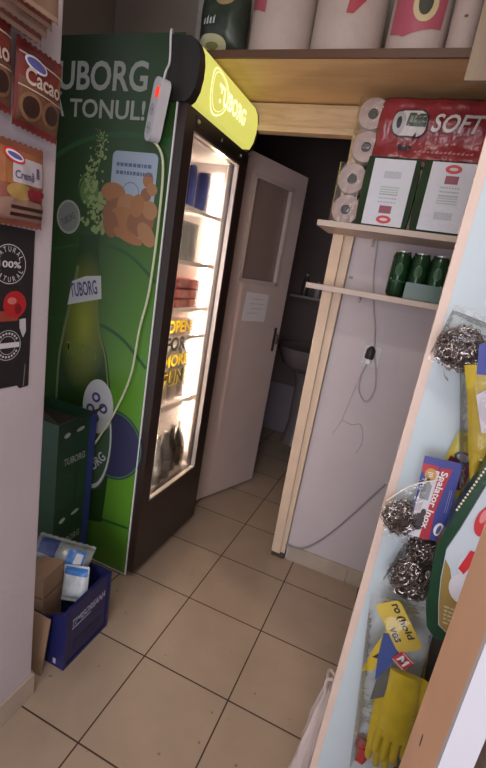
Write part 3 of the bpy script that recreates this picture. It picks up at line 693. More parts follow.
for k, (x, y1, zb) in enumerate(((-.198, -.040, 1.738), (-.182, -.044, 1.748), (-.166, -.050, 1.757), (-.148, -.054, 1.764))):
    t = thing('spice_packet', (x, y1 - .055, zb), 'foil packet hanging above the cocoa, %s of four in a row from the wall' % ('first', 'second', 'third', 'fourth')[k], 'food packet', 'packets hanging above the cocoa')
    F = Frame((x, y1 - .056, zb + .075), (0, 1, 0), (0, 0, 1), .02 * k - .03); pouch('foil_bag', F, .112, .150, .014, pm[k], t, 20 + k)
    print_poly('bottom_strip', F, [(-.054, -.074), (.054, -.074), (.054, -.066), (-.054, -.066)], mat('pile_seal', (.30, .20, .14), .4), t, .0012, cuts=3)
# dark poster on the wall under the packets
po = thing('dark_poster', (-.23, -.10, 1.03), 'black poster with round white stamps and a tomato on the left wall', 'poster')
POF = Frame((-.23, 0, 0), (0, 1, 0), (0, 0, 1))
bm = BM(); prism(bm, POF, [(-.26, 1.045), (-.045, 1.040), (-.038, 1.032), (-.013, 1.034), (-.010, 1.395), (-.26, 1.40)], 0, .0016); finish('sheet', bm, mat('poster_black', (.018, .015, .016), .45), po)
def ring_text(F, s, cx, cz, r, h, a0, a1, m_, p, inward=False):
    n = len(s)
    for i, c in enumerate(s):
        if c == ' ': continue
        a = a0 + (a1 - a0) * i / max(1, n - 1); ux, uz = math.cos(a), math.sin(a)
        G = Frame(F.at(cx + r * ux, cz + r * uz, .0017), F.R, F.U, (a + PI / 2) if inward else (a - PI / 2))
        text('stamp_lettering', G, c, -h * .32, -h / 2, h * (.28 if c in 'I1' else .62), h, m_, p, .0004)
st = mat('stamp_white', (.62, .60, .62), .5)
for cz in (1.318, 1.140):
    r = .041 if cz > 1.2 else .034
    ring_print('stamp_ring', POF, -.074, cz, r * .985, r * 1.02, st, po, .0020)
    if cz > 1.2:
        ring_text(POF, 'NATURAL', -.074, cz, r * .78, .011, 2.7, .45, st, po); ring_text(POF, 'NATURAL', -.074, cz, r * .78, .011, 3.6, 5.85, st, po, True)
        text('stamp_lettering', POF, '100%', -.101, cz - .007, .056, .014, st, po, .0020, bold=.02)
    else:
        ring_print('stamp_ring', POF, -.074, cz, r * .60, r * .63, st, po, .0020)
        print_poly('stamp_band', POF, [(-.105, cz - .006), (-.043, cz - .006), (-.043, cz + .006), (-.105, cz + .006)], st, po, .0022)
        for k in range(22):
            a = k * 2 * PI / 22
            if abs(math.sin(a)) > .3: print_poly('stamp_tick', POF, ellipse(-.074 + r * .8 * math.cos(a), cz + r * .8 * math.sin(a), .0028, .0028, 6), st, po, .0020)
tomr = mat('tomato_red', (.42, .018, .02), .4)
print_poly('printed_tomato', POF, ellipse(-.058, 1.232, .030, .030, 26), tomr, po, .0022); print_poly('printed_tomato', POF, ellipse(-.066, 1.240, .012, .008, 14), mat('tomato_light', (.6, .16, .14), .4), po, .0026); print_poly('printed_tomato', POF, ellipse(-.05, 1.222, .009, .012, 14), mat('tomato_dark', (.2, .01, .012), .4), po, .0026)
print_poly('printed_board', POF, [(-.17, 1.195), (-.05, 1.195), (-.042, 1.215), (-.17, 1.222)], mat('board_red', (.30, .05, .03), .45), po, .0019)
print_poly('torn_patch', POF, [(-.045, 1.198), (-.028, 1.200), (-.026, 1.17), (-.034, 1.155), (-.044, 1.178)], mat('torn_white', (.5, .48, .5), .6), po, .0024)
print_poly('crease', POF, [(-.030, 1.035), (-.027, 1.036), (-.024, 1.09), (-.026, 1.09)], mat('crease_grey', (.20, .19, .20), .5), po, .0024)

# ------------------------------------------------------------------ shelves
plank = wood_mat('plank_wood', (.58, .37, .18), (.66, .44, .23), (2, 14, 14))
osh = thing('overhead_shelf', (.05, .99, 2.095), 'long wooden overhead shelf above the doorway carrying paper towels', 'shelf')
bm = BM(); box(bm, (-.41, .806, 2.093), (.80, 1.18, 2.116)); finish('board', bm, plank, osh)
boxo('edge_band', (-.41, .798, 2.092), (.80, .806, 2.117), mat('edge_brown', (.10, .045, .022), .5), osh)
up = boxo('shelf_upright', (.556, .772, 2.022), (.86, .797, 2.60), wood_mat('upright_wood', (.34, .24, .15), (.40, .29, .19), (14, 14, 2)), bevel=.002)
tag(origin_to(up, (.70, .785, 2.022)), 'vertical wooden board at the right end of the overhead shelf', 'board')
wsm = mat('shelf_cream', (.58, .46, .38), .5, var=.04)
for z, x0, lb in ((1.596, .168, 'upper cream wall shelf holding the large packs'), (1.362, .172, 'lower cream wall shelf holding the green cans')):
    t = thing('wall_shelf', (.45, 1.18, z), lb, 'shelf', 'cream shelves on the white wall')
    bm = BM(); box(bm, (x0, .930, z), (1.05, 1.154, z + .021)); box(bm, (.30, 1.154, z), (1.05, 1.18, z + .021)); finish('board', bm, wsm, t, bevel=.002)
    for x in (.36, .88):
        bm = BM(); G = Frame((x, 1.18, z), (0, -1, 0), (0, 0, -1)); prism(bm, G, [(0, 0), (.05, 0), (.03, .012), (.004, .03), (0, .03)], -.004, .004); finish('bracket', bm, wsm, t)
ZU, ZL = 1.6175, 1.3835
# paper towels on the overhead shelf
film = clear('wrap_film', (.96, .95, .95), .06, .15, .3, 60)
roll_w = mat('tissue_white', (.48, .38, .325), .7, var=.04, vs=20, bump=.15, bs=120)
pinklab = mat('label_rose', (.42, .09, .12), .45); yelab = mat('label_cream', (.60, .48, .25), .45); dklab = mat('label_dark', (.05, .05, .03), .45)
def towel_roll(x, y, r, h, label, lab=None):
    t = thing('paper_towel_roll', (x, y, 2.1165), label, 'paper towels', 'paper towel packs on the overhead shelf')
    bm = BM(); lathe(bm, [(r * .25, .001), (r * .90, .001), (r * .975, .006), (r, .022), (r, h - .02), (r * .92, h), (r * .25, h)], (x, y, 2.1165), 40); finish('roll', bm, roll_w, t, smooth=True)
    bm = BM(); lathe(bm, [(r * .93, .0), (r + .003, .012), (r + .003, h)], (x, y, 2.1165), 40)
    CFm = Frame((0, 0, 0), (1, 0, 0), (0, 0, 1))
    bm.free()
    if lab:
        F = Frame((x, y - r - .001, 2.1165), (1, 0, 0), (0, 0, 1)); F.depth = lambda u, v: -(r - math.sqrt(max(0, r * r - u * u)))
        for nm, pts, m_, d in lab: print_poly(nm, F, pts, m_, t, d, cuts=3)
    return t
towel_roll(-.096, .930, .114, .26, 'large white paper towel roll left on the overhead shelf, next to the dark pack',
    [('pink_label', [(-.095, .15), (-.030, .12), (-.025, .26), (-.095, .26)], pinklab, .001), ('cream_label', ellipse(-.06, .21, .024, .04, 18), yelab, .002)])
towel_roll(.146, .930, .121, .26, 'large white paper towel roll in the middle of the overhead shelf, red mark on top',
    [('red_label', [(.012, .105), (.035, .105), (.040, .13), (.066, .145), (.07, .26), (.03, .26)], mat('label_red', (.40, .05, .06), .45), .001)])
towel_roll(.378, .905, .092, .26, 'paper towel roll with rose and yellow label at the right of the overhead shelf',
    [('pink_label', [(-.075, .06), (-.03, .04), (.02, .055), (.074, .07), (.08, .26), (-.075, .26)], pinklab, .001), ('cream_label', ellipse(.018, .125, .036, .048, 20), yelab, .002), ('dark_label', ellipse(.018, .128, .021, .034, 16), dklab, .003)])
towel_roll(.517, .858, .041, .26, 'slim white wrapped roll beside the vertical board at the shelf end',
    [('speck', ellipse(.0, .09, .006, .004, 10), mat('speck_brown', (.12, .07, .05), .5), .001)])
# dark green pack and pale box at the shelf's left end
gp = thing('bread_pack', (-.302, .90, 2.1165), 'dark green printed pack with pale round end at the left of the overhead shelf', 'pack')
GF = Frame((-.302, .878, 2.235), (1, 0, 0), (0, 0, 1), .0); pouch('wrapper', GF, .185, .235, .12, mat('pack_forest', (.028, .040, .026), .35, var=.3, vs=14), gp, 31, crinkle=.004, asym=.9)
GFd = GF
print_poly('pale_end', GF, [(p[0], p[1]) for p in ellipse(-.025, -.085, .062, .028, 24)], mat('pack_pale', (.52, .50, .30), .45), gp, .002, cuts=2)
print_poly('gold_print', GF, ellipse(.02, .075, .045, .05, 20), mat('pack_gold', (.34, .24, .10), .4), gp, .002, cuts=2)
print_poly('olive_mark', GF, ellipse(-.02, -.088, .026, .009, 18), mat('pack_olive', (.22, .24, .08), .45), gp, .004, cuts=2)
for k in range(4): print_poly('white_print', GF, [(-.055 + k * .013, -.028), (-.047 + k * .013, -.030), (-.047 + k * .013, -.008 + .006 * (k % 2)), (-.054 + k * .013, -.012)], dull_white, gp, .002, cuts=1)
gbx = thing('storage_box', (-.47, 1.03, 2.067), 'pale grey box standing on top of the cooler sign', 'box')
boxo('body', (-.475, .96, 2.0665), (-.40, 1.13, 2.42), mat('box_grey', (.30, .27, .24), .6, var=.2, vs=25), gbx, bevel=.003)
boxo('tape', (-.4005, 1.03, 2.0665), (-.3992, 1.06, 2.42), mat('box_tape', (.20, .17, .14), .4), gbx)

# ---- toilet paper pack and the two packs in front of it
ty0, ty1 = 1.002, 1.104
tissue = mat('tissue_roll', (.44, .345, .31), .75, bump=.15, bs=150); hole_shade = mat('roll_hole_shade', (.018, .014, .010), .8)
rh = .110; rr_ = .0545
filmc = clear('film_crinkled', (.95, .90, .88), .08, .12, .4, 55)
def roll_pack(label, x0, z0):
    t = thing('toilet_paper_pack', (x0 + .22, 1.05, z0), label, 'toilet paper', 'toilet paper packs on the upper wall shelf')
    for i in range(2):
        for k in range(4):
            M = Matrix.Translation((x0 + .055 + k * .110, ty0, z0 + .001 + rh * (i + .5))) @ Matrix.Rotation(-PI / 2, 4, 'X')
            N_ = 30; prof_ = [(.0185, .0), (rr_ * .95, 0), (rr_, .005), (rr_, .095), (rr_ * .95, .100), (.0185, .100)]
            bm = BM(); rings = [[bm.verts.new(M @ V((rr * math.cos(2 * PI * q / N_), rr * math.sin(2 * PI * q / N_), zz))) for q in range(N_)] for rr, zz in prof_]
            rings.append(rings[0])
            for a, b_ in zip(rings, rings[1:]):
                for q in range(N_): bm.faces.new((a[q], a[(q + 1) % N_], b_[(q + 1) % N_], b_[q]))
            rl_ = finish('roll', bm, tissue, t, smooth=True)
            if k == 0:
                bm = BM(); lathe(bm, [(.018, .004), (.018, .010)], (0, 0, 0), 20, M); finish('hole_shade', bm, hole_shade, rl_, smooth=True)  # near-black disc puts the shade of the roll's hole into colour
    # clear film drawn over the left end, front and side
    path = [(x0 + .09, ty0 - .007), (x0 + .03, ty0 - .007), (x0 + .006, ty0 - .004), (x0 - .003, ty0 + .01), (x0 - .004, ty0 + .05), (x0 + .0, ty1)]
    P = spline([(p[0], p[1], 0) for p in path], 5); bm = BM(); n2 = 24; G = {}
    for i, p in enumerate(P):
        for j in range(n2 + 1):
            z = z0 + .002 + (2 * rh - .002) * j / n2; q = .003 * noise.noise(V((p.x * 40, p.y * 40, z * 40)))
            G[i, j] = bm.verts.new((p.x - abs(q), p.y - abs(q), z))
    for i in range(len(P) - 1):
        for j in range(n2): bm.faces.new((G[i, j], G[i + 1, j], G[i + 1, j + 1], G[i, j + 1]))
    finish('clear_film', bm, filmc, t, smooth=True)
    return t
roll_pack('lower pack of toilet paper standing behind the white and green packs', .195, ZU)
tp = roll_pack('upper toilet paper pack with red front lettered SOFT', .222, ZU + 2 * rh + .002)
SPF = Frame((.470, ty0 - .019, .012), (1, 0, 0), (0, 0, 1))
SPF.depth = lambda u, v: .006 * noise.noise(V((u * 16, v * 16, 4))) + .005 * math.sin(v * 55 + .6) + .004 * noise.noise(V((u * 60, v * 45, 1)))
redwrap = mat('red_wrap', (.27, .032, .038), .25, var=.22, vs=9, bump=.25, bs=45)
bm = BM(); n1, n2 = 44, 24; G = {}
for i in range(n1 + 1):
    for j in range(n2 + 1):
        u = -.165 + .36 * i / n1; v = 1.843 + .205 * j / n2 + (.006 * math.sin(i * .7) if j == 0 else 0)
        ff = -.022 * max(0, (v - 2.018) / .03) ** 2 - .012 * max(0, (-.135 - u) / .03) ** 2
        G[i, j] = bm.verts.new(SPF.at(u, v, .002 + ff))
for i in range(n1):
    for j in range(n2): bm.faces.new((G[i, j], G[i + 1, j], G[i + 1, j + 1], G[i, j + 1]))
wr = finish('red_wrapper', bm, redwrap, tp, smooth=True)
md = wr.modifiers.new('thick', 'SOLIDIFY'); md.thickness = .002
wht = mat('soft_ink', (.62, .57, .55), .4)
text('lettering', SPF, 'SOFT', .012, 1.930, .172, .062, mat('soft_shadow', (.16, .02, .02), .4), wr, .005, bold=.05, shear=.28)
text('lettering', SPF, 'SOFT', .017, 1.934, .168, .058, wht, wr, .0075, bold=.02, shear=.28)
# printed roll drawing
print_poly('printed_roll', SPF, rrect(-.115, 1.915, .005, 2.005, .03), dk_ink, wr, .0045, cuts=2); print_poly('printed_roll', SPF, rrect(-.110, 1.920, .0, 2.0, .028), wht, wr, .0058, cuts=2)
print_poly('printed_roll', SPF, ellipse(-.092, 1.960, .022, .038, 20), mat('roll_print_grey', (.42, .40, .38), .4), wr, .0070, cuts=1); print_poly('printed_roll', SPF, ellipse(-.092, 1.960, .009, .019, 16), dk_ink, wr, .0082, cuts=1)
print_poly('printed_band', SPF, [(-.068, 1.95), (-.001, 1.948), (-.001, 1.990), (-.062, 1.992)], mat('roll_print_green', (.06, .08, .06), .4), wr, .0072, cuts=2)
bm = BM(); rnd = random.Random(9)
for k in range(4): x = -.058 + k * .014; prism(bm, SPF, [(x, 1.960), (x + .010, 1.960), (x + .010, 1.982), (x, 1.982)], .008, .0086)
finish('printed_band_marks', bm, mat('roll_print_sage', (.22, .26, .20), .4), wr)
for k, (a, b_) in enumerate(((-.075, .022), (-.06, .016), (-.045, .02))): print_poly('printed_sprig', SPF, [(a, 1.872), (a + .012, 1.875), (a + .008, 1.872 + b_), (a - .004, 1.868 + b_)], dk_ink, wr, .0055)
for k in range(14):
    x = -.02 + k * .014; print_poly('printed_dash', SPF, [(x, 1.868), (x + .009, 1.868), (x + .010, 1.874 + .003 * (k % 3)), (x, 1.874)], mat('dash_pink', (.50, .22, .21), .4), wr, .0050)

def big_pack(x0, x1, label, flip, seed):
    y0, y1 = .938, .984; h = .232
    t = thing('coffee_pack', ((x0 + x1) / 2, .961, ZU), label, 'pack', 'white and green packs on the upper wall shelf')
    bm = BM(); box(bm, (x0, y0, ZU), (x1, y1, ZU + h)); bmesh.ops.subdivide_edges(bm, edges=bm.edges, cuts=5, use_grid_fill=True)
    for v in bm.verts:
        c = V(((x0 + x1) / 2, (y0 + y1) / 2, ZU + h / 2)); q = v.co - c
        e = 1 - .06 * (abs(2 * q.x / (x1 - x0)) * abs(2 * q.z / h)) ** 3
        v.co = V((c.x + q.x * e, c.y + q.y * (1 + .06 * math.cos(q.x * 30) * math.cos(q.z * 12)), v.co.z)) 
    finish('body', bm, mat('pack_green', (.016, .034, .010), .55, var=.3, vs=10, spec=.15), t, smooth=True, bevel=0)
    F = Frame(((x0 + x1) / 2, y0 - .0025, ZU + h / 2), (1, 0, 0), (0, 0, 1), PI if flip else 0); w = (x1 - x0)
    a, b_ = (-.393 * w, .356 * w) if flip else (-.34 * w, .5 * w)
    print_poly('white_panel', F, [(a, -h * .47), (b_, -h * .47), (b_, h * .48), (a, h * .48)], mat('pack_white', (.62, .62, .66), .3, bump=.2, bs=50), t, .001, cuts=3)
    m0 = (a + b_) / 2
    print_poly('red_oval', F, ellipse(m0 - .005, h * .39, .026, .014, 22), red_ink, t, .0022); print_poly('oval_mark', F, ellipse(m0 - .005, h * .39, .014, .005, 16), wht, t, .0030)
    print_poly('red_block', F, [(m0 - .024, h * .19), (m0 + .018, h * .19), (m0 + .018, h * .30), (m0 - .024, h * .30)], mat('block_maroon', (.26, .05, .08), .4), t, .0022)
    bm = BM(); rnd = random.Random(seed)
    for r_ in range(3):
        for k in range(7):
            x = m0 - .032 + k * .009; z = h * .13 - r_ * .013; prism(bm, F, [(x, z), (x + rnd.uniform(.004, .008), z), (x + .006, z + .004), (x, z + .004)], .0018, .0022)
    finish('printed_lines', bm, mat('print_grey', (.32, .34, .36), .4), t); bm = BM()
    for k in range(14): x = m0 - .030 + k * .0042; prism(bm, F, [(x, -h * .30), (x + .0018, -h * .30), (x + .0018, -h * .20), (x, -h * .20)], .0018, .0022)
    finish('barcode', bm, mat('print_grey', (.32, .34, .36), .4), t)
    for k in range(4):
        z = h * (.02 - k * .035); print_poly('tint_bar', F, [(m0 - .034, z), (m0 + .030, z), (m0 + .030, z + .004), (m0 - .034, z + .004)], mat('bar_sage', (.40, .46, .42), .4), t, .0018)
    return t
big_pack(.303, .490, 'white and dark green pack, upside down with its red oval at the bottom', True, 4)
big_pack(.494, .675, 'white and dark green pack with its red oval at the top, right of the other', False, 6)

# six-pack of green cans
gc = mat('can_green', (.010, .045, .014), .22, metal=.35, var=.2, vs=30)
sx = thing('can_pack', (.565, 1.03, ZL), 'pack of dark green cans held by a green band on the lower wall shelf', 'can pack')
for j in range(2):
    for i in range(3):
        x = .4995 + i * .0665; y = .998 + j * .0668
        bm = BM(); lathe(bm, [(.024, .001), (.027, .004), (.033, .014), (.033, .146), (.027, .162)], (x, y, ZL), 24); cb = finish('can', bm, gc, sx, smooth=True)
        bm = BM(); lathe(bm, [(.027, .1615), (.028, .166), (.026, .166), (.025, .163)], (x, y, ZL), 24); finish('can_lid', bm, chrome, cb, smooth=True)
        Fc = Frame((x, y - .0335, ZL), (1, 0, 0), (0, 0, 1)); Fc.depth = lambda u, v: -(.0335 - math.sqrt(max(0, .0335 ** 2 - u * u)))
        if j == 0:
            print_poly('can_oval', Fc, ellipse(0, .10, .014, .024, 16), mat('can_emblem', (.025, .09, .03), .3), cb, .0006, cuts=1)
            if i == 0: print_poly('can_band', Fc, [(-.028, .052), (.028, .055), (.028, .062), (-.028, .060)], mat('can_emblem', (.025, .09, .03), .3), cb, .0006, cuts=2)
bm = BM(); box(bm, (.5345, .9625, ZL + .001), (.668, .9640, ZL + .060)); finish('wrap_band', bm, mat('band_green', (.022, .075, .04), .3), sx)
# ------------------------------------------------------------------ wiring on the white wall
pl = thing('plug_connector', (.452, 1.18, 1.10), 'black and white electrical connector hanging open on the white wall', 'connector')
bm = BM(); lathe(bm, [(.017, 0), (.020, .006), (.019, .040), (.010, .052), (.006, .056)], (0, 0, 0), 16, Matrix.Translation((.456, 1.160, 1.106)) @ Matrix.Rotation(.06, 4, 'Y')); finish('black_plug', bm, black_soft, pl, smooth=True)
bm = BM(); box(bm, (.446, 1.150, 1.083), (.466, 1.176, 1.107)); finish('white_block', bm, white_pl, pl, bevel=.003)
bm = BM(); tube(bm, spline([(.448, 1.168, 1.09), (.432, 1.172, 1.087), (.422, 1.172, 1.085)], 5), .0025, 6); tube(bm, spline([(.462, 1.168, 1.088), (.47, 1.172, 1.08), (.462, 1.172, 1.068)], 5), .002, 6); finish('wire_end', bm, white_pl, pl)
bm = BM(); boxo('wall_plate', (.428, 1.1765, 1.07), (.502, 1.18, 1.165), mat('plate_white', (.55, .53, .55), .45), pl, bevel=.002)
cbm = mat('cable_grey', (.40, .36, .36), .5)
bm = BM(); tube(bm, spline([(.376, 1.1785, 1.60), (.392, 1.1775, 1.46), (.420, 1.1775, 1.34), (.447, 1.1765, 1.25), (.470, 1.172, 1.15), (.494, 1.170, 1.07), (.512, 1.172, .985), (.500, 1.174, .925), (.478, 1.174, .915), (.447, 1.174, .955), (.440, 1.173, 1.02), (.456, 1.166, 1.09)], 8), .0036, 7)
tag(finish('wall_cable', bm, cbm), 'grey cable dropping from the shelf and looping under the wall connector', 'cable')
bm = BM(); tube(bm, spline([(.438, 1.175, 1.03), (.412, 1.177, .86), (.400, 1.177, .79), (.375, 1.177, .72)], 8), .0014, 5); tag(finish('thin_wire', bm, cbm), 'thin wire hanging left below the wall connector', 'wire')
bm = BM(); tube(bm, spline([(.405, 1.177, .80), (.45, 1.177, .79), (.49, 1.177, .80), (.515, 1.177, .73), (.50, 1.177, .66)], 8), .0013, 5); tag(finish('thin_wire', bm, cbm), 'thin wire sagging right under the cable loop', 'wire')
bm = BM(); tube(bm, spline([(.278, 1.160, .085), (.34, 1.166, .085), (.40, 1.170, .125), (.47, 1.174, .215), (.56, 1.174, .37), (.66, 1.174, .56)], 8), .0042, 7); tag(finish('floor_cable', bm, mat('cable_dim', (.27, .24, .24), .5)), 'grey cable rising along the wall from the door jamb foot', 'cable')
o = boxo('wall_mark', (.238 + .055, 1.1788, 1.425), (.310, 1.1798, 1.437), mat('mark_grey', (.26, .24, .25), .6)); tag(o, 'small grey mark on the wall between the two cream shelves', 'mark')

# ------------------------------------------------------------------ display panel on the right with hanging goods
PY = .10
dp = thing('display_stand', (1.1, PY + .01, 0), 'tall pale blue display panel with pink edge, hung with gloves and scourers', 'display stand')
boxo('board', (.6425, PY, .0), (1.60, PY + .022, 2.20), mat('panel_blue', (.50, .60, .64), .5, var=.03, vs=6), dp)
boxo('edge_strip', (.6265, PY - .0015, .0), (.6425, PY + .026, 2.20), mat('edge_pink', (.66, .52, .44), .5, var=.05, vs=20), dp)
stl = mat('steel_strand', (.31, .27, .25), .28, metal=1.); stc = mat('steel_core', (.06, .045, .04), .6)
bagf = clear('bag_film', (.98, .97, .96), .025, .09, .45, 45)
def scourer(c, r, label, seed, bag=True, tail=False):
    t = thing('steel_scourer', (c[0], PY, c[2] - r * 1.1), label, 'scourer', 'steel scourers on the blue panel')
    bm = BM(); steel_tangle(bm, c, r, 150, seed, .55); o = finish('steel_tangle', bm, stl, t, smooth=True)
    bm = BM(); blob(bm, c, (r * .70, r * .40, r * .70), seed, .3, 3); finish('inner_tangle', bm, stc, t, smooth=True)
    if tail:
        bm = BM(); tube(bm, spline([(c[0] - .02, c[1], c[2] - r * .7), (c[0] - .014, c[1] - .002, c[2] - r * 1.25), (c[0] - .005, c[1], c[2] - r * 1.5), (c[0] - .009, c[1], c[2] - r * 1.35)], 6), .001, 4); finish('loose_strand', bm, stl, t)
    if bag:
        F = Frame((c[0] + .004, c[1], c[2] + .012), (1, 0, 0), (0, 0, 1), -.2); pouch('clear_bag', F, r * 2.15, r * 2.6, r * 1.15, bagf, t, seed, crinkle=.006)
    return t
scourer((.678, .062, 1.320), .040, 'steel scourer in clear bag at the top of the blue panel', 41, True, True)
scourer((.664, .056, .980), .036, 'steel scourer left of the printed scourer card', 42, False)
scourer((.722, .066, .925), .036, 'steel scourer directly below the printed scourer card', 43, False)
scourer((.712, .062, .853), .043, 'lowest steel scourer, just above the packaged gloves', 44, True)
# printed scourer card
sc = thing('scourer_card', (.70, .05, .955), 'red white and blue hanging card lettered Spalator inox', 'card')
KF = Frame((.7035, .047, 1.036), (1, 0, 0), (0, 0, 1), .07); KF.R = KF.R * .80
bm = BM(); prism(bm, KF, [(-.036, -.080), (.040, -.076), (.046, .084), (-.034, .084)], 0, .0016); finish('card', bm, mat('card_blue', (.045, .06, .27), .35), sc)
print_poly('red_top', KF, [(-.034, .052), (.0, .052), (.0, .070), (-.034, .070)], mat('card_red', (.42, .03, .05), .35), sc, .0019)
print_poly('white_panel', KF, [(-.034, -.079), (-.004, -.078), (-.002, .0), (.006, .06), (-.020, .062), (-.032, .0)], mat('card_white', (.60, .62, .66), .35), sc, .0020)
rib_ = [(-.010, -.079), (.012, -.078), (.012, -.02), (.022, .04), (.028, .070), (.004, .068), (-.002, .0)]
print_poly('red_band', KF, rib_, mat('card_red', (.42, .03, .05), .35), sc, .0023)
TF = Frame(KF.at(.0125, .062, .0026), -KF.U, KF.R, -.12); text('lettering', TF, 'Spalator Inox', .0, -.0075, .120, .0150, white_ink, sc, .0004, bold=.02)
print_poly('gold_seal', KF, ellipse(-.014, .051, .0125, .0125, 20), mat('seal_gold', (.52, .30, .08), .35), sc, .0026)
for k in range(3): print_poly('seal_mark', KF, [(-.020, .047 + k * .0035), (-.009, .047 + k * .0035), (-.009, .0485 + k * .0035), (-.020, .0485 + k * .0035)], white_ink, sc, .0030)
print_poly('printed_pan', KF, [(-.028, .0), (-.008, .0), (-.006, .030), (-.012, .034), (-.013, .043), (-.020, .043), (-.020, .034), (-.027, .028)], mat('pan_grey', (.26, .29, .32), .3), sc, .0026)
print_poly('printed_pad', KF, ellipse(-.019, -.046, .014, .018, 16), mat('pad_dark', (.05, .045, .05), .4), sc, .0026); print_poly('printed_pad', KF, ellipse(-.012, -.026, .006, .008, 12), mat('pad_dark', (.05, .045, .05), .4), sc, .0027)
print_poly('white_oval', KF, ellipse(.027, -.052, .010, .014, 18, -.3), white_ink, sc, .0026); print_poly('white_oval', KF, ellipse(.027, -.052, .004, .010, 14, -.3), logo_b, sc, .0030)
for k in range(2): print_poly('small_print', KF, [(.030 + k * .004, -.016), (.031 + k * .004, -.016), (.033 + k * .004, .03), (.032 + k * .004, .03)], mat('card_sky', (.25, .30, .55), .4), sc, .0026)
F = Frame((.664, .044, 1.022), (1, 0, 0), (0, 0, 1), .0)
bm = BM(); P = [(-.030, -.085), (.022, -.085), (.026, .012), (.022, .066), (-.030, -.012)]; prism(bm, F, P, 0, .0008); finish('clear_bag', bm, bagf, sc)
bm = BM(); tube(bm, spline([F.at(-.036, -.012, .001), F.at(0.0, .035, .003), F.at(.045, .062, .001)], 6), .0012, 5); finish('bag_fold', bm, mat('fold_shine', (.75, .66, .56), .2), sc)
# yellow pack with dark label behind the shield
ox = thing('sponge_packet', (.745, .06, 1.05), 'small yellow packet with dark red label lettered ox, right of the scourer card', 'packet')
OF = Frame((.735, .086, 1.106), (1, 0, 0), (0, 0, 1), -.14); pouch('film', OF, .052, .125, .012, mat('packet_yellow', (.50, .42, .04), .3, bump=.1), ox, 51)
print_poly('dark_label', OF, [(-.021, -.046), (.022, -.046), (.022, .012), (-.021, .012)], mat('label_maroon', (.14, .02, .05), .4), ox, .001, cuts=2)
print_poly('grey_oval', OF, ellipse(.0, .018, .016, .011, 18), mat('oval_dark', (.05, .05, .06), .4), ox, .0018, cuts=1); print_poly('grey_oval', OF, ellipse(.0, .018, .012, .007, 18), mat('oval_grey', (.42, .42, .45), .4), ox, .0026, cuts=1)
text_on(OF, 'ox', -.016, -.020, .026, .016, white_ink, ox, .0024); print_poly('printed_pad', OF, ellipse(.002, -.034, .012, .008, 14), dk_ink, ox, .0024)

# rubber gloves
yrub = mat('rubber_yellow', (.50, .38, .02), .35, var=.12, vs=22)
def glove(bm, F, s=1., seed=0):
    """a flat folded rubber glove: cuff, palm and five fingers"""
    def slab(path, w0, w1, th):
        P = spline([(p[0], p[1], 0) for p in path], 6); n = len(P); seg = 10; rings = []
        for i, p in enumerate(P):
            t = (P[min(i + 1, n - 1)] - P[max(i - 1, 0)]).normalized(); nn = V((-t.y, t.x, 0)); f = i / (n - 1); w = w0 + (w1 - w0) * f
            e = math.sqrt(max(.02, 1 - max(0, (f - .8) / .2) ** 2)) if w1 < .02 else 1.
            wr_ = .002 * noise.noise(V((p.x * 70, p.y * 70, seed)))
            rings.append([bm.verts.new(F.at((p.x + nn.x * w * e * math.cos(a)) * s, (p.y + nn.y * w * e * math.cos(a)) * s, (th * e * math.sin(a) + wr_) * s + .012)) for a in [2 * PI * k / seg for k in range(seg)]])
        for a, b_ in zip(rings, rings[1:]):
            for k in range(seg): bm.faces.new((a[k], a[(k + 1) % seg], b_[(k + 1) % seg], b_[k]))
        bm.faces.new(rings[0][::-1]); bm.faces.new(rings[-1])
    slab([(0, .17), (.002, .10), (0, .04), (-.002, -.04)], .046, .043, .009)
    slab([(-.030, -.02), (-.034, -.06), (-.034, -.105)], .0115, .010, .008)
    slab([(-.010, -.02), (-.011, -.07), (-.010, -.122)], .0115, .010, .009)
    slab([(.010, -.02), (.013, -.07), (.014, -.116)], .0115, .010, .009)
    slab([(.030, -.02), (.034, -.055), (.038, -.092)], .0105, .009, .008)
    slab([(.030, .05), (.052, .02), (.060, -.025)], .014, .011, .010)
g1 = thing('rubber_gloves', (.745, .06, 1.13), 'yellow rubber gloves in clear pack at the upper right of the blue panel', 'gloves', 'yellow rubber gloves on the blue panel')
F1 = Frame((.763, .046, 1.178), (1, 0, 0), (0, 0, 1), .30)
bm = BM(); glove(bm, F1, .80, 1); finish('glove', bm, yrub, g1, smooth=True)
F1b = Frame((.818, .054, 1.17), (1, 0, 0), (0, 0, 1), .12); bm = BM(); glove(bm, F1b, .80, 2); finish('glove', bm, yrub, g1, smooth=True)
bm = BM(); prism(bm, F1, [(-.016, .02), (.03, .01), (.06, .075), (.02, .108), (-.022, .085)], .022, .0232); finish('white_label', bm, mat('glove_label', (.55, .53, .60), .4), g1)
bm = BM(); prism(bm, F1, [(-.02, .12), (.06, .11), (.07, .17), (-.015, .17)], .022, .0232); finish('blue_header', bm, mat('glove_blue', (.035, .05, .30), .4), g1)
F1c = Frame((.770, .050, 1.20), (1, 0, 0), (0, 0, 1), .26); pouch('clear_bag', F1c, .120, .27, .055, bagf, g1, 61, crinkle=.005)

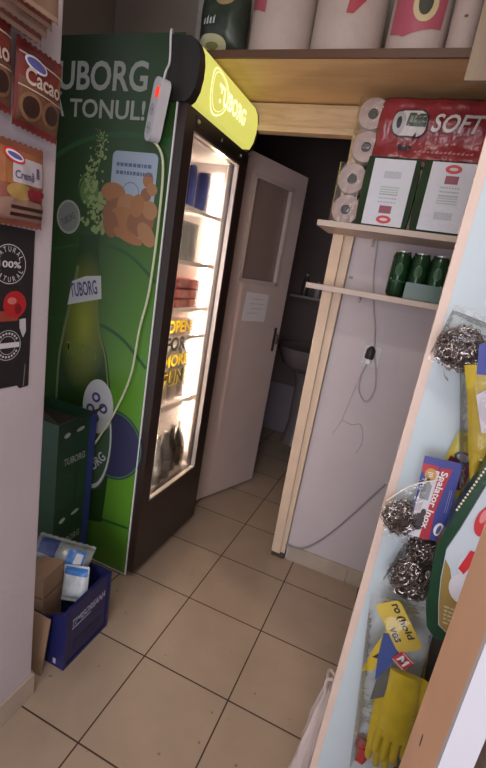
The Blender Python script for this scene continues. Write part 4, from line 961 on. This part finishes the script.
g2 = thing('rubber_gloves', (.74, .06, .36), 'yellow rubber gloves in long clear pack marked M, lowest on the blue panel', 'gloves', 'yellow rubber gloves on the blue panel')
F2 = Frame((.764, .050, .525), (1, 0, 0), (0, 0, 1), .04)
bm = BM(); glove(bm, F2, .80, 3); finish('glove', bm, yrub, g2, smooth=True)
F2b = Frame((.752, .061, .48), (1, 0, 0), (0, 0, 1), .10); bm = BM(); glove(bm, F2b, .74, 4); finish('glove', bm, yrub, g2, smooth=True)
HF = Frame((.712, .034, .757), (1, 0, 0), (0, 0, 1), -.90)
bm = BM(); prism(bm, HF, rrect(-.058, -.022, .050, .030, .010), 0, .0012); hd = finish('yellow_header', bm, mat('header_yellow', (.56, .43, .07), .4), g2)
text('lettering', HF, 'ro', -.052, .010, .020, .012, dk_ink, hd, .0016, bold=.03); text('lettering', HF, '(hold', -.026, .006, .052, .018, dk_ink, hd, .0016, bold=.03); text('lettering', HF, 'ves', -.006, -.017, .033, .013, dk_ink, hd, .0016, bold=.03)
MF = Frame((.738, .033, .692), (1, 0, 0), (0, 0, 1), -.55)
bm = BM(); prism(bm, MF, rrect(-.016, -.016, .016, .016, .004), 0, .0012); mp_ = finish('size_patch', bm, mat('patch_red', (.45, .03, .05), .4), g2); text('lettering', MF, 'M', -.0095, -.0095, .019, .019, white_ink, mp_, .0016, bold=.03)
for q in (-.0145, .0130): print_poly('patch_rim', MF, [(-.014, q), (.014, q), (.014, q + .0015), (-.014, q + .0015)], white_ink, mp_, .0016)
bm = BM(); prism(bm, Frame((.706, .038, .690), (1, 0, 0), (0, 0, 1), -.05), [(-.018, .04), (.016, .055), (.022, .0), (-.002, -.075), (-.012, -.02)], 0, .0014); finish('blue_insert', bm, mat('insert_blue', (.035, .08, .30), .4), g2)
bm = BM(); prism(bm, Frame((.686, .040, .690), (1, 0, 0), (0, 0, 1), -.1), [(-.008, -.07), (.012, -.055), (.022, .045), (.004, .06), (-.004, .0)], 0, .0014); yi = finish('yellow_insert', bm, mat('insert_yellow', (.62, .46, .03), .4), g2)
print_poly('black_mark', Frame((.692, .0395, .675), (1, 0, 0), (0, 0, 1), -.3), [(-.006, -.012), (.006, -.006), (.008, .016), (.0, .010)], dk_ink, yi, .0016)
bm = BM(); prism(bm, Frame((.712, .042, .61), (1, 0, 0), (0, 0, 1), .1), [(-.014, -.05), (.012, -.03), (.016, .03), (-.006, .025)], 0, .0012); finish('grey_insert', bm, mat('insert_grey', (.10, .11, .10), .5), g2)
F2c = Frame((.738, .052, .575), (1, 0, 0), (0, 0, 1), .13); pouch('clear_bag', F2c, .122, .47, .080, clear('bag_film_smooth', (.985, .975, .97), .012, .08, .15, 25), g2, 62, crinkle=.004, asym=.3)
rt_ = thing('red_clip', (.722, .07, .345), 'small red clip at the bottom left of the lowest glove pack', 'clip')
bm = BM(); blob(bm, (.718, .080, .388), (.012, .008, .017), 5, .2); blob(bm, (.728, .080, .357), (.011, .008, .018), 6, .2); finish('body', bm, mat('clip_red', (.5, .02, .03), .35), rt_, smooth=True)
bm = BM(); box(bm, (.714, .070, .35), (.732, .0995, .39)); finish('back_tab', bm, mat('clip_red', (.5, .02, .03), .35), rt_, bevel=.002)

db = thing('dark_shape', (.865, PY, .22), 'dark grey shape filling the area between the lowest glove pack and the beige upright', 'bag')
DBF = Frame((.868, .0865, .49), (1, 0, 0), (0, 0, 1), .03); pouch('bag_body', DBF, .150, .56, .018, mat('charcoal_shape', (.035, .028, .025), .45, var=.3, vs=9), db, 71, crinkle=.002)  # flat dark pouch mesh added to fill an unidentified dark area
bm = BM(); prism(bm, DBF, [(-.06, .272), (.06, .272), (.06, .285), (-.06, .285)], -.002, .002); finish('top_strip', bm, mat('charcoal_strip', (.06, .05, .045), .4), db)

# large green-edged pouch
sh = thing('detergent_pouch', (.85, 0.0, .79), 'large pouch with dark green rim, white cloud and red spots on the right', 'pouch')
HFp = Frame((0, .0, 0), (1, 0, 0), (0, 0, 1))
outl = [(.770, .795), (.752, .812), (.742, .845), (.733, .907), (.726, .978), (.735, 1.025), (.757, 1.152), (.775, 1.22), (.82, 1.27), (1.0, 1.27), (1.03, 1.2), (1.03, .83), (1.0, .795)]
bm = BM(); prism(bm, HFp, outl, -.022, .0); finish('body', bm, mat('pouch_green', (.012, .055, .028), .25, bump=.1), sh, bevel=.004)
inn = [(.790, .815), (.768, .828), (.757, .870), (.748, .918), (.742, .978), (.752, 1.022), (.773, 1.140), (.792, 1.205), (.828, 1.25), (.99, 1.25), (1.012, 1.19), (1.012, .84), (.99, .815)]
bm = BM(); prism(bm, HFp, inn, .0, .004); ip = finish('inner_panel', bm, mat('pouch_sky', (.52, .60, .66), .35), sh, bevel=.0015)
print_poly('gold_field', HFp, [(.790, .817), (.769, .829), (.758, .870), (.749, .918), (.745, .96), (.757, .945), (.768, .915), (.785, .895), (1.0, .88), (1.0, .84), (.99, .817)], mat('pouch_gold', (.30, .21, .06), .35), ip, .0045)
print_poly('white_cloud', HFp, ellipse(.785, .915, .022, .030, 20, .3), mat('cloud_white', (.62, .63, .68), .35), ip, .0050); print_poly('white_cloud', HFp, ellipse(.795, .962, .030, .030, 20), mat('cloud_white', (.62, .63, .68), .35), ip, .0053)
print_poly('red_spot', HFp, ellipse(.784, 1.052, .015, .030, 22, -.1), mat('spot_red', (.55, .03, .04), .3), ip, .0056); print_poly('red_spot', HFp, [(.768, .952), (.779, .944), (.789, .975), (.789, .992), (.777, .992)], mat('spot_red', (.55, .03, .04), .3), ip, .0058); print_poly('spot_shine', HFp, ellipse(.779, 1.060, .005, .014, 12, -.1), mat('spot_pink', (.70, .25, .25), .3), ip, .0060)
for k in range(5):
    x = .767 + k * .0015; z = .868 - k * .008
    bm = BM(); rnd = random.Random(70 + k); xx = x
    while xx < .815: l = rnd.uniform(.004, .009); prism(bm, HFp, [(xx, z), (xx + l, z), (xx + l, z + .0032), (xx, z + .0032)], .0046, .0049); xx += l + .002
    finish('small_print', bm, mat('print_beige', (.55, .48, .34), .4), ip)
bm = BM()
for k in range(17):
    t_ = k / 16; p = V((.7385 + .026 * t_, -.0015, 1.055 + .105 * t_)); blob(bm, p, (.0022, .0020, .0026), k, .1, 1)
finish('edge_glints', bm, mat('glint_pale', (.80, .70, .50), .15), sh, smooth=True)  # glints on the crinkled edge, put in as pale blobs
boxo('hanging_arm', (.90, -.010, 1.262), (.93, PY, 1.275), grey_pl, sh)

# nearer upright on the right and what stands behind it
ru = thing('rack_upright', (.76, -.25, 0), 'upright board coloured warm-lit at the side and daylit in front, lower right foreground', 'board')
boxo('daylit_front', (.7400, -.322, 0), (.7715, -.312, 1.9), mat('upright_daylit', (.58, .59, .64), .45), ru)
boxo('warm_lit_side', (.740, -.312, 0), (.7715, -.178, 1.9), mat('upright_warm_lit', (.76, .47, .29), .5, var=.05, vs=7), ru)  # warm light put into the side colour, daylight into the front
bm = BM(); G = Frame((.740, -.235, .815), (0, -1, 0), (0, 0, 1), .1); prism(bm, G, ellipse(0, 0, .0025, .010, 12), 0, .0006); finish('nick', bm, mat('nick_dark', (.06, .04, .03), .7), ru)
cbx = thing('cream_bin', (.93, -.25, 0), 'cream plastic bin behind the white upright in the bottom right corner', 'bin')
bm = BM(); bmq = box(bm, (.79, -.33, .0), (1.10, -.12, .90))
finish('body', bm, mat('bin_cream', (.42, .40, .34), .5), cbx, bevel=.02)
bm = BM(); box(bm, (.783, -.338, .90), (1.107, -.112, .925)); finish('rim', bm, mat('bin_rim', (.30, .28, .24), .5), cbx, bevel=.006)

# crumpled white carrier bag behind the panel's edge
wb = thing('plastic_bag', (.62, .16, 0), 'translucent white plastic bag hanging at the lower left edge of the blue panel', 'bag')
bm = BM(); rnd = random.Random(12); n1, n2 = 26, 22; G = {}
for j in range(n2 + 1):
    f = j / n2; z = .40 - .38 * f; rx = .012 + .050 * f ** .7; ry = .012 + .05 * f ** .7
    for i in range(n1):
        a = 2 * PI * i / n1; k_ = 1 + .22 * math.sin(5 * a + f * 4) + .35 * noise.noise(V((math.cos(a) * 2, math.sin(a) * 2, f * 5)))
        G[i, j] = bm.verts.new((.622 - .010 * f + rx * k_ * math.cos(a) * .62, .180 + ry * k_ * math.sin(a) * .8, z))
for j in range(n2):
    for i in range(n1): bm.faces.new((G[i, j], G[(i + 1) % n1, j], G[(i + 1) % n1, j + 1], G[i, j + 1]))
bm.faces.new([G[i, n2] for i in range(n1)])
def bag_mat():
    m = bpy.data.materials.new('carrier_film'); m.use_nodes = True; nt = m.node_tree; b = nt.nodes['Principled BSDF']
    b.inputs['Base Color'].default_value = (.72, .64, .62, 1); b.inputs['Roughness'].default_value = .3; b.inputs['Alpha'].default_value = .55
    return m
bagm = bag_mat()
finish('bag_body', bm, bagm, wb, smooth=True)
bm = BM()
for s in (-1, 1):
    P = spline([(.616, .178 + s * .012, .395), (.612, .176 + s * .016, .43), (.620, .16 + s * .012, .455), (.630, .150 + s * .006, .46)], 6); tube(bm, P, .004, 6)
finish('handle', bm, bagm, wb, smooth=True)
boxo('hook', (.624, .126, .452), (.636, .170, .458), grey_pl, wb)

# ------------------------------------------------------------------ restroom fittings
por = mat('porcelain', (.22, .18, .18), .2)
ws = thing('wash_basin', (-.10, 2.78, 0), 'white wash basin on a pedestal in the dark restroom', 'wash basin')
bm = BM(); lathe(bm, [(.10, 0), (.095, .02), (.07, .2), (.075, .55), (.11, .66)], (-.12, 2.76, 0), 24); finish('pedestal', bm, por, ws, smooth=True)
bm = BM(); lathe(bm, [(.10, .66), (.20, .72), (.25, .82), (.26, .86), (.245, .865), (.22, .83), (.14, .76), (.03, .745)], (-.12, 2.68, 0), 32); finish('bowl', bm, por, ws, smooth=True)
bm = BM(); tube(bm, spline([(-.12, 2.90, .84), (-.12, 2.89, .98), (-.12, 2.80, 1.0), (-.12, 2.76, .95)], 6), .012, 10); finish('tap', bm, chrome, ws, smooth=True)
rs = thing('restroom_shelf', (-.15, 2.88, 1.24), 'small shelf on the dark restroom wall', 'shelf')
boxo('board', (-.40, 2.80, 1.24), (.15, 2.935 + .015, 1.26), mat('shelf_grey', (.32, .28, .27), .5), rs)
for k, (x, h, r, c, lb) in enumerate(((-.30, .16, .028, (.10, .07, .07), 'dark bottle at the left of the restroom shelf'), (-.19, .11, .03, (.35, .30, .30), 'pale jar in the middle of the restroom shelf'), (-.08, .19, .03, (.12, .10, .12), 'tall dark bottle at the right of the restroom shelf'))):
    t = thing('toiletry_bottle', (x, 2.86, 1.2605), lb, 'bottle', 'bottles on the restroom shelf')
    bm = BM(); lathe(bm, [(r * .9, 0), (r, .006), (r, h * .7), (r * .5, h * .85), (r * .45, h)], (x, 2.86, 1.2605), 18); finish('body', bm, mat('toiletry_%s' % ('dark', 'pale', 'violet')[k], c, .35), t, smooth=True)
    bm = BM(); lathe(bm, [(r * .5, h), (r * .5, h + .02)], (x, 2.86, 1.2605), 14); finish('cap', bm, grey_pl, t, smooth=True)

# ------------------------------------------------------------------ light
w = bpy.data.worlds.new('daylight'); S.world = w; w.use_nodes = True
w.node_tree.nodes['Background'].inputs[0].default_value = (.80, .80, .88, 1); w.node_tree.nodes['Background'].inputs[1].default_value = .40
def area(name, loc, rot, sx_, sy_, e, c):
    l = bpy.data.lights.new(name, 'AREA'); l.shape = 'RECTANGLE'; l.size = sx_; l.size_y = sy_; l.energy = e; l.color = c
    o = bpy.data.objects.new(name, l); COL.objects.link(o); o.location = loc; o.rotation_euler = rot; return o
area('shop_window_daylight', (.80, -3.0, 1.20), (math.radians(90), 0, 0), 1.6, 1.5, 28, (.93, .91, 1.))
area('ceiling_lamp_light', (.45, -.75, 2.58), (0, 0, 0), .5, .2, 6, (1., .90, .80))

# ------------------------------------------------------------------ camera
cam = bpy.data.cameras.new('camera'); co = bpy.data.objects.new('camera', cam); COL.objects.link(co)
yaw, pit, rol = .3409, .2576, .1699
ca, sa, cb, sb, cc, sc_ = math.cos(yaw), math.sin(yaw), math.cos(pit), math.sin(pit), math.cos(rol), math.sin(rol)
fw = V((-sa * cb, ca * cb, -sb)); rt = V((ca, sa, 0)); upv = rt.cross(fw)
r2 = cc * rt + sc_ * upv; u2 = -sc_ * rt + cc * upv
M = Matrix((r2, u2, -fw)).transposed().to_4x4(); M.translation = V((1.7653 / 3, -2.3225 / 3, 4.1703 / 3))
co.matrix_world = M
cam.sensor_fit = 'VERTICAL'; cam.sensor_height = 36; cam.sensor_width = 36 * 486 / 768; cam.lens = 430.21 / 768 * 36; cam.clip_start = .02
S.camera = co
S.view_settings.view_transform = 'Standard'; S.view_settings.look = 'None'; S.view_settings.gamma = 1; S.view_settings.use_curve_mapping = False
S.view_settings.exposure = 0.88
try: S.cycles.use_denoising = True
except Exception: pass
